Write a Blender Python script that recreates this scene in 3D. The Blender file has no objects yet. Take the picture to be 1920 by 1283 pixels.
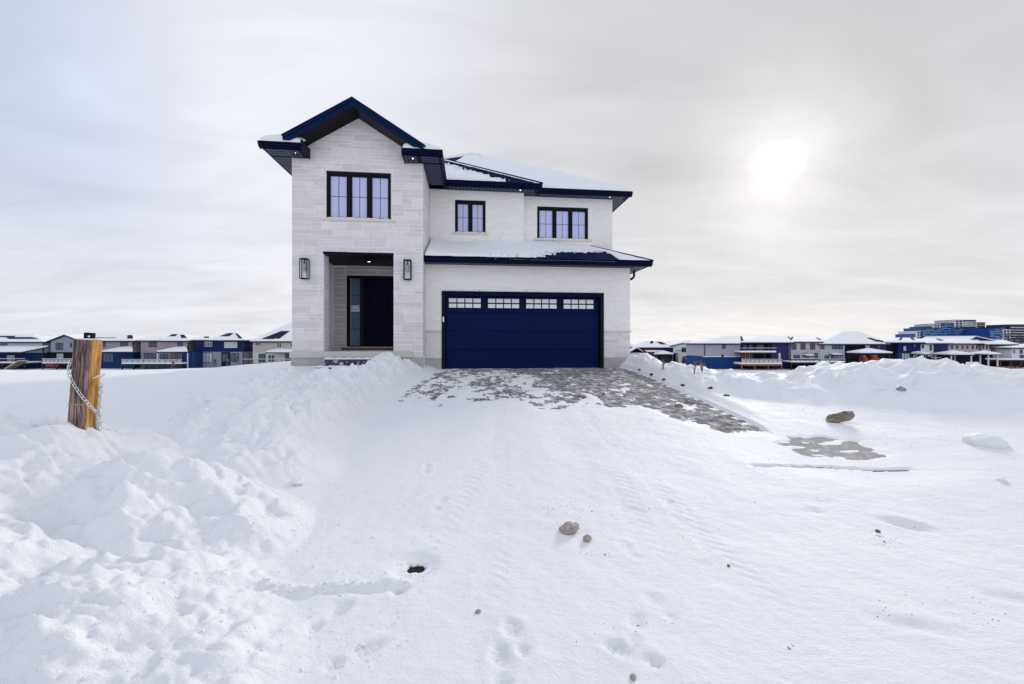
import bpy, math, random
import numpy as np
from mathutils import Vector, Matrix

random.seed(7)
SC = bpy.context.scene
COL = SC.collection
R = math.radians

# ------------------------------------------------------------------ camera
CAM_H = 1.5
cam_d = bpy.data.cameras.new('camera')
cam = bpy.data.objects.new('camera', cam_d)
COL.objects.link(cam)
cam.location = (0, 0, CAM_H)
cam.rotation_euler = (R(90), 0, 0)
cam_d.sensor_width = 36.0
cam_d.lens = 36.0 * 750.0 / 1920.0
cam_d.clip_start = 0.05
cam_d.clip_end = 12000
SC.camera = cam

# ------------------------------------------------------------------ light, sky, exposure
SUN_AZ, SUN_EL = R(33.4), R(20.2)
SUN_V = Vector((math.sin(SUN_AZ) * math.cos(SUN_EL), math.cos(SUN_AZ) * math.cos(SUN_EL), math.sin(SUN_EL)))
sd = bpy.data.lights.new('sun', 'SUN')
sd.energy = 1.5
sd.angle = R(12)
sd.color = (1.0, 0.95, 0.88)
so = bpy.data.objects.new('sun', sd)
COL.objects.link(so)
so.rotation_euler = SUN_V.to_track_quat('Z', 'Y').to_euler()

SC.view_settings.view_transform = 'Standard'
SC.view_settings.look = 'None'
SC.view_settings.exposure = 0.18
SC.view_settings.gamma = 1.0
SC.view_settings.use_curve_mapping = False


class NT:
    """small helper for node trees"""
    def __init__(s, tree):
        s.t = tree
        s.n = tree.nodes
        s.l = tree.links

    def new(s, typ, **kw):
        n = s.n.new(typ)
        for k, v in kw.items():
            if k == 'ins':
                for kk, vv in v.items():
                    s.set(n, kk, vv)
            else:
                setattr(n, k, v)
        return n

    def set(s, n, key, v):
        i = n.inputs[key]
        if isinstance(v, bpy.types.NodeSocket):
            s.l.new(v, i)
        else:
            i.default_value = v

    def math(s, op, a, b=0.0, c=None, clamp=False):
        n = s.n.new('ShaderNodeMath')
        n.operation = op
        n.use_clamp = clamp
        s.set(n, 0, a)
        s.set(n, 1, b)
        if c is not None:
            s.set(n, 2, c)
        return n.outputs[0]

    def mix(s, f, a, b, typ='MIX'):
        n = s.n.new('ShaderNodeMix')
        n.data_type = 'RGBA'
        n.blend_type = typ
        s.set(n, 0, f)
        s.set(n, 6, a if isinstance(a, bpy.types.NodeSocket) else (*a, 1))
        s.set(n, 7, b if isinstance(b, bpy.types.NodeSocket) else (*b, 1))
        return n.outputs[2]

    def sstep(s, v, lo, hi):
        n = s.n.new('ShaderNodeMapRange')
        n.interpolation_type = 'SMOOTHSTEP'
        s.set(n, 0, v)
        s.set(n, 1, lo)
        s.set(n, 2, hi)
        return n.outputs[0]

    def noise(s, vec, scale, detail=4, rough=0.55, dist=0.0):
        n = s.n.new('ShaderNodeTexNoise')
        if vec is not None:
            s.l.new(vec, n.inputs['Vector'])
        n.inputs['Scale'].default_value = scale
        n.inputs['Detail'].default_value = detail
        n.inputs['Roughness'].default_value = rough
        n.inputs['Distortion'].default_value = dist
        return n.outputs[0]


world = bpy.data.worlds.new('World')
SC.world = world
world.use_nodes = True
W = NT(world.node_tree)
W.n.clear()
tc = W.new('ShaderNodeTexCoord')
sep = W.new('ShaderNodeSeparateXYZ')
W.l.new(tc.outputs['Generated'], sep.inputs[0])
zc = W.math('MAXIMUM', sep.outputs[2], 0.0)
den = W.math('ADD', zc, 0.16)
px_ = W.math('DIVIDE', sep.outputs[0], den)
py_ = W.math('DIVIDE', sep.outputs[1], den)
cmb = W.new('ShaderNodeCombineXYZ', ins={0: px_, 1: py_, 2: 0.0})
mp = W.new('ShaderNodeMapping')
W.l.new(cmb.outputs[0], mp.inputs[0])
mp.inputs['Rotation'].default_value = (0, 0, R(-16))
mp.inputs['Scale'].default_value = (0.50, 1.0, 1.0)
n_big = W.noise(mp.outputs[0], 0.55, 4, 0.5, 0.5)
n_fine = W.noise(mp.outputs[0], 2.5, 6, 0.55, 0.9)
vd = W.new('ShaderNodeVectorMath', operation='DOT_PRODUCT')
W.l.new(tc.outputs['Generated'], vd.inputs[0])
vd.inputs[1].default_value = SUN_V
dsun = vd.outputs['Value']
cool = (0.520, 0.580, 0.735)
back = (0.715, 0.745, 0.835)
mid = (0.775, 0.785, 0.850)
warm = (0.578, 0.580, 0.600)
c0 = W.mix(W.sstep(dsun, -0.25, 0.20), back, cool)
c1 = W.mix(W.sstep(dsun, 0.18, 0.48), c0, mid)
c2 = W.mix(W.sstep(dsun, 0.58, 1.02), c1, warm)
hz = W.sstep(zc, 0.42, 0.0)
hz = W.math('MULTIPLY', hz, 0.85)
c3 = W.mix(hz, c2, (0.740, 0.742, 0.775))
v1 = W.math('MULTIPLY_ADD', n_big, 0.44, 0.78)
v2 = W.math('MULTIPLY_ADD', n_fine, 0.38, 0.81)
vv = W.math('MULTIPLY', v1, v2)
c4 = W.mix(1.0, c3, W.new('ShaderNodeCombineColor', ins={0: vv, 1: vv, 2: vv}).outputs[0], 'MULTIPLY')
# veiled sun: a bright blurred spot behind thin cloud and a wide pale aureole
acos = W.math('ARCCOSINE', W.math('MINIMUM', dsun, 0.99999))
n_sun = W.noise(tc.outputs['Generated'], 16, 5, 0.6, 1.0)
ang = W.math('MULTIPLY', acos, W.math('MULTIPLY_ADD', n_sun, 0.9, 0.55))
q1 = W.math('DIVIDE', ang, 0.028)
spot = W.math('EXPONENT', W.math('MULTIPLY', W.math('MULTIPLY', q1, q1), -1.0))
q2 = W.math('DIVIDE', ang, 0.090)
glow = W.math('EXPONENT', W.math('MULTIPLY', W.math('MULTIPLY', q2, q2), -1.0))
aure = W.sstep(acos, 0.34, 0.02)
aure = W.math('MULTIPLY', W.math('POWER', aure, 2.6), 0.10)
aure = W.math('ADD', aure, W.math('MULTIPLY', glow, 0.15))
c5 = W.mix(1.0, c4, W.mix(aure, (0, 0, 0), (1.0, 0.95, 0.88)), 'ADD')
c6 = W.mix(1.0, c5, W.mix(spot, (0, 0, 0), (0.80, 0.78, 0.75)), 'ADD')
c7 = W.mix(1.0, c6, (10, 10, 10), 'MULTIPLY')
nsh = W.new('ShaderNodeTexSky')
nsh.sky_type = 'NISHITA'
nsh.sun_disc = False
nsh.sun_elevation = SUN_EL
nsh.sun_rotation = SUN_AZ
cfin = W.mix(0.97, nsh.outputs[0], c7)
bg = W.new('ShaderNodeBackground')
W.l.new(cfin, bg.inputs[0])
bg.inputs[1].default_value = 0.10
wo = W.new('ShaderNodeOutputWorld')
W.l.new(bg.outputs[0], wo.inputs[0])

# ------------------------------------------------------------------ materials
MATS = {}


def mat(name, col, rough=0.6, spec=0.5, metal=0.0, var=0.0, scale=8.0, bump=0.0, bscale=60.0,
        rnd=None, island=False, emit=0.0, stretch=None, bdist=0.01, dust=None, world=False):
    if name in MATS:
        return MATS[name]
    m = bpy.data.materials.new(name)
    m.use_nodes = True
    t = NT(m.node_tree)
    b = t.n['Principled BSDF']
    b.inputs['Roughness'].default_value = rough
    b.inputs['Metallic'].default_value = metal
    b.inputs['Specular IOR Level'].default_value = spec
    tcn = t.new('ShaderNodeTexCoord')
    vec = t.new('ShaderNodeNewGeometry').outputs['Position'] if world else tcn.outputs['Object']
    if stretch:
        mpn = t.new('ShaderNodeMapping')
        t.l.new(vec, mpn.inputs[0])
        mpn.inputs['Scale'].default_value = stretch
        vec = mpn.outputs[0]
    c = None
    if var:
        n = t.noise(vec, scale, 6, 0.6)
        k = t.math('MULTIPLY_ADD', n, 2 * var, 1 - var)
        c = t.mix(1.0, col, t.new('ShaderNodeCombineColor', ins={0: k, 1: k, 2: k}).outputs[0], 'MULTIPLY')
    if rnd:
        if island:
            r_ = t.new('ShaderNodeNewGeometry').outputs['Random Per Island']
        else:
            r_ = t.new('ShaderNodeObjectInfo').outputs['Random']
        k = t.math('MULTIPLY_ADD', r_, 2 * rnd, 1 - rnd)
        c = t.mix(1.0, c if c is not None else col, t.new('ShaderNodeCombineColor', ins={0: k, 1: k, 2: k}).outputs[0], 'MULTIPLY')
    if dust:
        lo, hi, ds, amt = dust
        c = t.mix(t.math('MULTIPLY', t.sstep(t.noise(vec, ds, 7, 0.7, 0.3), lo, hi), amt), c if c is not None else col, (0.84, 0.85, 0.88))
    if c is not None:
        t.l.new(c, b.inputs['Base Color'])
    else:
        b.inputs['Base Color'].default_value = (*col, 1)
    if bump:
        bn = t.new('ShaderNodeBump')
        bn.inputs['Strength'].default_value = bump
        bn.inputs['Distance'].default_value = bdist
        t.l.new(t.noise(vec, bscale, 5, 0.6), bn.inputs['Height'])
        t.l.new(bn.outputs[0], b.inputs['Normal'])
    if emit:
        b.inputs['Emission Color'].default_value = (*col, 1)
        b.inputs['Emission Strength'].default_value = emit
    MATS[name] = m
    return m


def snow_material(name, dirt):
    m = bpy.data.materials.new(name)
    m.use_nodes = True
    t = NT(m.node_tree)
    b = t.n['Principled BSDF']
    b.inputs['Roughness'].default_value = 0.62
    b.inputs['Specular IOR Level'].default_value = 0.25
    g = t.new('ShaderNodeTexCoord').outputs['Object']
    n1 = t.noise(g, 0.9, 6, 0.6)
    c = t.mix(t.math('MULTIPLY', n1, 0.5), (0.870, 0.880, 0.898), (0.815, 0.830, 0.872))
    if dirt:
        s = t.new('ShaderNodeSeparateXYZ')
        t.l.new(g, s.inputs[0])
        # traffic stained, faintly brown tracks on the drive
        mpn = t.new('ShaderNodeMapping')
        t.l.new(g, mpn.inputs[0])
        mpn.inputs['Scale'].default_value = (1.0, 0.35, 1.0)
        n2 = t.noise(mpn.outputs[0], 1.7, 7, 0.65, 0.6)
        stain = t.sstep(n2, 0.52, 0.78)
        inx = t.math('MULTIPLY', t.sstep(s.outputs[0], -1.0, 0.4), t.sstep(s.outputs[0], 4.4, 3.0))
        iny = t.math('MULTIPLY', t.sstep(s.outputs[1], 0.8, 2.2), t.sstep(s.outputs[1], 13.0, 10.0))
        f = t.math('MULTIPLY', t.math('MULTIPLY', inx, iny), t.math('MULTIPLY', stain, 0.30))
        c = t.mix(f, c, (0.70, 0.64, 0.57))
        # tiny specks of grit
        n3 = t.noise(g, 55.0, 2, 0.5)
        sp = t.math('MULTIPLY', t.sstep(n3, 0.72, 0.78), t.math('MULTIPLY', inx, 0.30))
        c = t.mix(sp, c, (0.42, 0.36, 0.31))
    t.l.new(c, b.inputs['Base Color'])
    mp2 = t.new('ShaderNodeMapping')
    t.l.new(g, mp2.inputs[0])
    mp2.inputs['Rotation'].default_value = (0, 0, R(38))
    mp2.inputs['Scale'].default_value = (1.0, 1.7, 1.0)
    h = t.math('ADD', t.math('MULTIPLY', t.noise(mp2.outputs[0], 16, 6, 0.65), 1.0),
               t.math('MULTIPLY', t.noise(g, 95, 4, 0.7), 0.45))
    bn = t.new('ShaderNodeBump')
    bn.inputs['Strength'].default_value = 0.6
    bn.inputs['Distance'].default_value = 0.022
    t.l.new(h, bn.inputs['Height'])
    t.l.new(bn.outputs[0], b.inputs['Normal'])
    MATS[name] = m
    return m


SNOW = snow_material('snow', False)
SNOW_G = snow_material('ground_snow', True)
SNOWFAR = mat('far_snow', (0.86, 0.87, 0.90), 0.8, 0.1, var=0.05, scale=0.6)
STONE = mat('white_stone', (0.745, 0.708, 0.708), 0.85, 0.2, var=0.11, scale=6, bump=0.45, bscale=35, rnd=0.085, bdist=0.008)
SHADED_STONE = mat('shaded_white_stone', (0.54, 0.49, 0.51), 0.85, 0.2, var=0.10, scale=5, bump=0.5, bscale=35, rnd=0.085, bdist=0.008)  # darker copy of the white stone, porch shade put into its colour
BRICK = mat('white_brick', (0.865, 0.842, 0.812), 0.8, 0.2, var=0.05, scale=12, bump=0.35, bscale=60, rnd=0.035)
BRICKS = mat('white_brick_run', (0.865, 0.842, 0.812), 0.8, 0.2, var=0.05, scale=12, bump=0.35, bscale=60, rnd=0.035, island=True)
MORTAR = mat('white_mortar', (0.94, 0.93, 0.93), 0.9, 0.1, var=0.05, scale=20, bump=0.4, bscale=120)
CONC = mat('concrete', (0.43, 0.42, 0.41), 0.9, 0.2, var=0.22, scale=3.5, bump=0.4, bscale=40)
SLABC = mat('pale_slab', (0.58, 0.56, 0.54), 0.85, 0.2, var=0.15, scale=5, bump=0.4, bscale=50)
SILL = mat('beige_sill_stone', (0.72, 0.66, 0.60), 0.8, 0.2, var=0.08, scale=9, bump=0.3, bscale=60)
NAVY = mat('navy_metal', (0.0004, 0.0042, 0.028), 0.45, 0.08, var=0.10, scale=2)
NAVYB = mat('blue_metal', (0.0004, 0.012, 0.055), 0.45, 0.08, var=0.10, scale=2)
SOFF = mat('soffit_gap_shade', (0.004, 0.005, 0.018), 0.6, 0.15)  # darker backing paints the shade in the gaps between slats
SLAT = mat('snow_lit_soffit_slat', (0.050, 0.056, 0.100), 0.55, 0.25)  # paler tone paints light thrown up by the snow onto the slats
BLACK = mat('black_frame', (0.0025, 0.0025, 0.006), 0.5, 0.16)
DOORN = mat('navy_door', (0.0005, 0.0085, 0.064), 0.48, 0.08, var=0.20, scale=1.3, bump=0.08, bscale=90, dust=(.66, .74, 26, .10))
LEAF = mat('black_door', (0.0008, 0.0008, 0.019), 0.45, 0.06)
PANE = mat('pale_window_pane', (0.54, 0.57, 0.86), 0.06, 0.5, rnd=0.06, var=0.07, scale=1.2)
GPANE = mat('painted_reflection_garage_pane', (0.80, 0.80, 0.85), 0.15, 0.5, var=0.12, scale=9)  # white of reflected sky and snow put into the base colour
DPANE = mat('painted_reflection_glass', (0.085, 0.19, 0.24), 0.05, 0.8, var=0.5, scale=1.6)  # reflection of sky and snow painted as a teal base colour
MUNT = mat('grey_grille', (0.05, 0.055, 0.09), 0.5, 0.3)
WHITE = mat('white_plastic', (0.8, 0.8, 0.8), 0.5)
PAPER = mat('white_paper', (0.72, 0.78, 0.84), 0.8)
INK = mat('black_ink', (0.01, 0.012, 0.02), 0.8)
TIMB = mat('threshold_wood', (0.17, 0.09, 0.06), 0.7, var=0.2, scale=10)
SHING = mat('navy_shingle', (0.006, 0.013, 0.058), 0.9, 0.05, var=0.35, scale=40, rnd=0.45, island=True, bump=0.6, bscale=150)
GLOW = mat('lit_lamp_lens', (1.0, 0.95, 0.88), 0.4, emit=2.0)
LGLASS = mat('lantern_glass', (0.62, 0.66, 0.72), 0.06, 0.6)
BULB = mat('candle_sleeve', (0.30, 0.36, 0.40), 0.4)
PAVER = mat('grey_paver', (0.155, 0.148, 0.155), 0.85, 0.25, var=0.35, scale=5, bump=0.5, bscale=90, rnd=0.18, dust=(.44, .66, 6, .62), world=True)
PAVERS = mat('grey_paver_run', (0.155, 0.148, 0.155), 0.85, 0.25, var=0.35, scale=5, bump=0.5, bscale=90, rnd=0.18, island=True, dust=(.44, .66, 6, .62), world=True)
JOINT = mat('joint_sand', (0.22, 0.21, 0.20), 0.95, 0.1, var=0.2, scale=30)
ASPH = mat('asphalt', (0.06, 0.06, 0.065), 0.9, 0.2, var=0.3, scale=30, bump=0.5, bscale=150)
WALK = mat('sidewalk_concrete', (0.36, 0.35, 0.34), 0.9, 0.2, var=0.15, scale=9, bump=0.4, bscale=90, dust=(.50, .72, 9, .5), world=True)
GALV = mat('galvanised_steel', (0.74, 0.77, 0.79), 0.35, 0.5, metal=0.55, var=0.2, scale=40)
DSTEP = mat('dark_step_stone', (0.055, 0.06, 0.095), 0.9, 0.2, var=0.6, scale=14, bump=0.9, bscale=22, bdist=0.03, dust=(.52, .62, 9, .8))
ROCK = mat('tan_rock', (0.42, 0.36, 0.315), 0.9, 0.15, var=0.4, scale=22, bump=1.0, bscale=45, bdist=0.015, dust=(.52, .70, 40, .5))
ROCKD = mat('brown_rock', (0.20, 0.145, 0.115), 0.9, 0.15, var=0.45, scale=14, bump=0.9, bscale=45, bdist=0.012, dust=(.46, .70, 14, .35))
ICE = mat('grey_ice', (0.30, 0.30, 0.33), 0.7, 0.2, var=0.12, scale=10)
TWIG = mat('dry_twig', (0.24, 0.16, 0.11), 0.9)
GRASSD = mat('dark_frozen_grass', (0.012, 0.011, 0.008), 0.9, var=0.5, scale=60)


# ------------------------------------------------------------------ mesh helpers
class MB:
    def __init__(s):
        s.v = []
        s.f = []

    def add(s, vs, fs):
        n = len(s.v)
        s.v += [tuple(p) for p in vs]
        s.f += [tuple(i + n for i in f) for f in fs]

    def box(s, x0, x1, y0, y1, z0, z1):
        s.add([(x0, y0, z0), (x1, y0, z0), (x1, y1, z0), (x0, y1, z0), (x0, y0, z1), (x1, y0, z1), (x1, y1, z1), (x0, y1, z1)],
              [(0, 3, 2, 1), (4, 5, 6, 7), (0, 1, 5, 4), (1, 2, 6, 5), (2, 3, 7, 6), (3, 0, 4, 7)])
        return s

    def chunk(s, poly, yf, yb, c=0.003):
        """stone on a wall facing -y: convex polygon (x,z) with chamfered front edge"""
        cx = sum(p[0] for p in poly) / len(poly)
        cz = sum(p[1] for p in poly) / len(poly)
        n = len(poly)

        def inset(p):
            dx, dz = p[0] - cx, p[1] - cz
            return (p[0] - math.copysign(min(c, abs(dx)), dx), p[1] - math.copysign(min(c, abs(dz)), dz))
        fr = [inset(p) for p in poly]
        vs = [(p[0], yf, p[1]) for p in fr] + [(p[0], yf + c, p[1]) for p in poly] + [(p[0], yb, p[1]) for p in poly]
        fs = [tuple(range(n))]
        for i in range(n):
            j = (i + 1) % n
            fs.append((i, n + i, n + j, j))
            fs.append((n + i, 2 * n + i, 2 * n + j, n + j))
        s.add(vs, fs)
        return s

    def slab(s, top, dz):
        """polygon (list of 3D points) thickened downwards by dz"""
        n = len(top)
        vs = list(top) + [(p[0], p[1], p[2] - dz) for p in top]
        fs = [tuple(range(n)), tuple(range(2 * n - 1, n - 1, -1))]
        for i in range(n):
            j = (i + 1) % n
            fs.append((i, n + i, n + j, j))
        s.add(vs, fs)
        return s

    def tube(s, pts, rad, k=8, cap=True):
        pts = [Vector(p) for p in pts]
        n = len(pts)
        base = len(s.v)
        up = Vector((0.31, 0.17, 0.93))
        for i, p in enumerate(pts):
            d = (pts[min(i + 1, n - 1)] - pts[max(i - 1, 0)]).normalized()
            a = d.cross(up)
            if a.length < 1e-3:
                a = d.cross(Vector((1, 0, 0)))
            a.normalize()
            b = d.cross(a)
            r = rad[i] if isinstance(rad, (list, tuple)) else rad
            for q in range(k):
                th = 2 * math.pi * q / k
                s.v.append(tuple(p + a * (r * math.cos(th)) + b * (r * math.sin(th))))
        for i in range(n - 1):
            for q in range(k):
                q2 = (q + 1) % k
                s.f.append((base + i * k + q, base + i * k + q2, base + (i + 1) * k + q2, base + (i + 1) * k + q))
        if cap:
            s.f.append(tuple(base + q for q in range(k))[::-1])
            s.f.append(tuple(base + (n - 1) * k + q for q in range(k)))
        return s

    def mesh(s, name, m, smooth=False):
        me = bpy.data.meshes.new(name)
        me.from_pydata(s.v, [], s.f)
        me.materials.append(m)
        if smooth:
            me.polygons.foreach_set('use_smooth', [True] * len(me.polygons))
        me.update()
        return me

    def build(s, name, m, parent=None, smooth=False, off=(0, 0, 0)):
        if off != (0, 0, 0):
            s.v = [(a + off[0], b + off[1], c + off[2]) for a, b, c in s.v]
        o = bpy.data.objects.new(name, s.mesh(name, m, smooth))
        COL.objects.link(o)
        o.parent = parent
        return o


def link(name, me, parent=None):
    o = bpy.data.objects.new(name, me)
    COL.objects.link(o)
    o.parent = parent
    return o


def tag(o, label=None, cat=None, group=None, kind=None):
    if label:
        o['label'] = label
    if cat:
        o['category'] = cat
    if group:
        o['group'] = group
    if kind:
        o['kind'] = kind
    return o


def thing(name, label, cat, loc=(0, 0, 0), rz=0.0, group=None):
    o = bpy.data.objects.new(name, None)
    o.empty_display_size = 0.2
    COL.objects.link(o)
    o.location = loc
    o.rotation_euler = (0, 0, rz)
    return tag(o, label, cat, group)


# ------------------------------------------------------------------ noise (numpy)
def _hash(ix, iy, seed):
    h = (ix.astype(np.int64) * 374761393 + iy.astype(np.int64) * 668265263 + seed * 1442695041) & 0xFFFFFFFF
    h = ((h ^ (h >> 13)) * 1274126177) & 0xFFFFFFFF
    h = h ^ (h >> 16)
    return h


def perlin(x, y, seed=0):
    x = np.asarray(x, float)
    y = np.asarray(y, float)
    ix = np.floor(x)
    iy = np.floor(y)
    fx, fy = x - ix, y - iy
    u = fx * fx * fx * (fx * (fx * 6 - 15) + 10)
    v = fy * fy * fy * (fy * (fy * 6 - 15) + 10)

    def g(dx, dy):
        a = _hash(ix + dx, iy + dy, seed) * (2 * np.pi / 4294967296.0)
        return np.cos(a) * (fx - dx) + np.sin(a) * (fy - dy)
    a = g(0, 0)
    a = a + u * (g(1, 0) - a)
    b = g(0, 1)
    b = b + u * (g(1, 1) - b)
    return (a + v * (b - a)) * 1.5


def fbm(x, y, oct=4, seed=0, gain=0.5):
    s, a = 0.0, 1.0
    for o in range(oct):
        s = s + a * perlin(x * 2 ** o + 17.3 * o, y * 2 ** o - 9.1 * o, seed + o)
        a *= gain
    return s


def billow(x, y, oct=3, seed=0, gain=0.5):
    s, a = 0.0, 1.0
    for o in range(oct):
        s = s + a * (np.abs(perlin(x * 2 ** o + 5.7 * o, y * 2 ** o + 3.3 * o, seed + o)) * 2 - 0.55)
        a *= gain
    return s


def sm(t):
    t = np.clip(t, 0, 1)
    return t * t * (3 - 2 * t)


# ------------------------------------------------------------------ terrain
FALL = -4.7


def base(X, Y):
    """level of the ground under the snow"""
    X = np.asarray(X, float)
    Y = np.asarray(Y, float)
    drive = np.interp(Y, [-60, 0, 3, 4.5, 6, 8, 10, 12, 14, 30], [-0.8, 0, 0.03, 0.16, 0.30, 0.45, 0.58, 0.68, 0.70, 0.70])
    left = 0.30 - 0.34 * sm((-X - 7) / 17) + 0.42 * sm((Y - 7) / 4.5) * sm((X + 13) / 6)
    left = left * sm((Y + 1) / 4) + (1 - sm((Y + 1) / 4)) * drive
    right = np.interp(Y, [-60, 0, 3, 4.5, 6, 8, 12, 20], [-0.8, 0, 0.05, 0.17, 0.30, 0.40, 0.52, 0.50]) - 1.1 * sm((X - 5.2) / 6) * sm((Y - 9.5) / 5)
    wl = sm((-2.35 - X) / 1.1)
    wr = sm((X - 3.6) / 1.4)
    z = drive * (1 - wl - wr) + left * wl + right * wr
    st = 16.5 + 3.0 * sm((X + 4) / 6)
    F = sm((Y - st) / 52)
    z = z * (1 - F) + FALL * F
    S = sm((np.abs(X) - 45) / 60) * sm((Y + 5) / 30)
    return z * (1 - S) + np.minimum(z, FALL) * S


def ridge(X, Y, pts):
    """height of heaped snow along a poly-line of (x, y, height, half width)"""
    h = np.zeros_like(X)
    for (x0, y0, h0, w0), (x1, y1, h1, w1) in zip(pts[:-1], pts[1:]):
        dx, dy = x1 - x0, y1 - y0
        t = np.clip(((X - x0) * dx + (Y - y0) * dy) / (dx * dx + dy * dy), 0, 1)
        d = np.hypot(X - x0 - t * dx, Y - y0 - t * dy)
        w = w0 + t * (w1 - w0)
        p = np.clip(1 - (d / w) ** 2, 0, 1)
        h = np.maximum(h, (h0 + t * (h1 - h0)) * p ** 1.5)
    return h


NEAR = [(-9, 3.3, .36, 1.8), (-5, 3.1, .36, 1.6), (-3.7, 2.95, .37, 1.5), (-2.95, 2.85, .22, 1.35), (-2.45, 2.88, .38, .95),
        (-2.08, 2.93, .40, .58), (-1.85, 2.85, .16, .38)]
NEAR2 = [(-7, 1.7, .44, 1.4), (-3.2, 1.75, .40, 1.3), (-2.1, 1.8, .29, 1.0), (-1.5, 1.6, .15, .65), (-1.15, 1.45, .04, .4)]
LEFT = [(-2.25, 3.5, .10, .6), (-2.6, 4.0, .28, .9), (-3.05, 4.7, .48, 1.1), (-3.25, 6.0, .56, 1.15), (-3.3, 7.2, .50, 1.05), (-3.2, 8.4, .34, .95),
        (-3.15, 9.2, .30, .8), (-3.12, 10.0, .46, .72), (-2.95, 10.45, .26, .6), (-2.75, 10.8, .18, .45)]
RDRV = [(3.95, 12.6, .28, .7), (4.05, 11, .22, .6), (4.25, 9.5, .24, .8), (4.55, 8.3, .27, 1.0), (5.3, 7.6, .26, 1.1)]
RBIG = [(5.5, 7.6, .20, 1.0), (6.7, 7.9, .50, 1.6), (7.6, 8.1, .55, 1.9), (8.6, 8.2, .51, 2.0), (9.4, 8.1, .41, 1.9), (10.2, 7.9, .32, 1.8), (13, 7.6, .34, 2.0), (20, 7.0, .45, 2.2)]

PRINTS = [  # x, y, angle, depth  (boot prints)
    (-0.625, 2.40, R(-16), .020), (-0.62, 3.45, R(-5), .012), (0.02, 1.95, R(20), .014), (0.62, 2.0, R(-20), .012),
    (0.80, 2.75, R(12), .008), (0.80, 2.18, R(15), .008), (0.55, 1.84, R(60), .016), (-0.05, 1.78, R(5), .018), (-0.95, 2.1, R(-30), .014),
    (-0.72, 1.85, R(-50), .016), (1.35, 3.4, R(5), .007), (-0.9, 4.2, R(10), .012)]


def clods(X, Y, f, seed, dens):
    """rounded lumps of shovelled snow, one per random cell"""
    wx, wy = X * f + .35 * perlin(X * f * 1.7, Y * f * 1.7, seed + 5), Y * f + .35 * perlin(X * f * 1.7, Y * f * 1.7, seed + 6)
    ix, iy = np.floor(wx), np.floor(wy)
    h = np.zeros_like(X)
    for dx in (-1, 0, 1):
        for dy in (-1, 0, 1):
            a, b = ix + dx, iy + dy
            r1 = _hash(a, b, seed) / 4294967296.0
            r2 = _hash(a, b, seed + 1) / 4294967296.0
            r3 = _hash(a, b, seed + 2) / 4294967296.0
            r4 = _hash(a, b, seed + 3) / 4294967296.0
            rad = .25 + .5 * r3 * r3
            d2 = ((wx - a - .2 - .6 * r1) ** 2 + (wy - b - .2 - .6 * r2) ** 2) / rad ** 2
            h = np.maximum(h, np.where(r4 < dens, rad * np.sqrt(np.clip(1 - d2, 0, 1)), 0))
    return h / f


def drive_bare(X, Y):
    """0..1, how far the wind and the shovel have bared the paving"""
    nb = fbm(X * 0.8, Y * 0.8, 3, 51)
    inx = sm((X + 2.45) / .45) * sm((3.58 - X) / .10)
    iny = sm((Y - 6.35 + 0.9 * nb) / 1.5)
    lim = 1.45 + (8.0 - Y) * 0.47 + 0.25 * nb
    strip = sm((X - lim) / .5) * sm((Y - 5.15) / .5)
    return inx * iny, inx * strip


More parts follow.
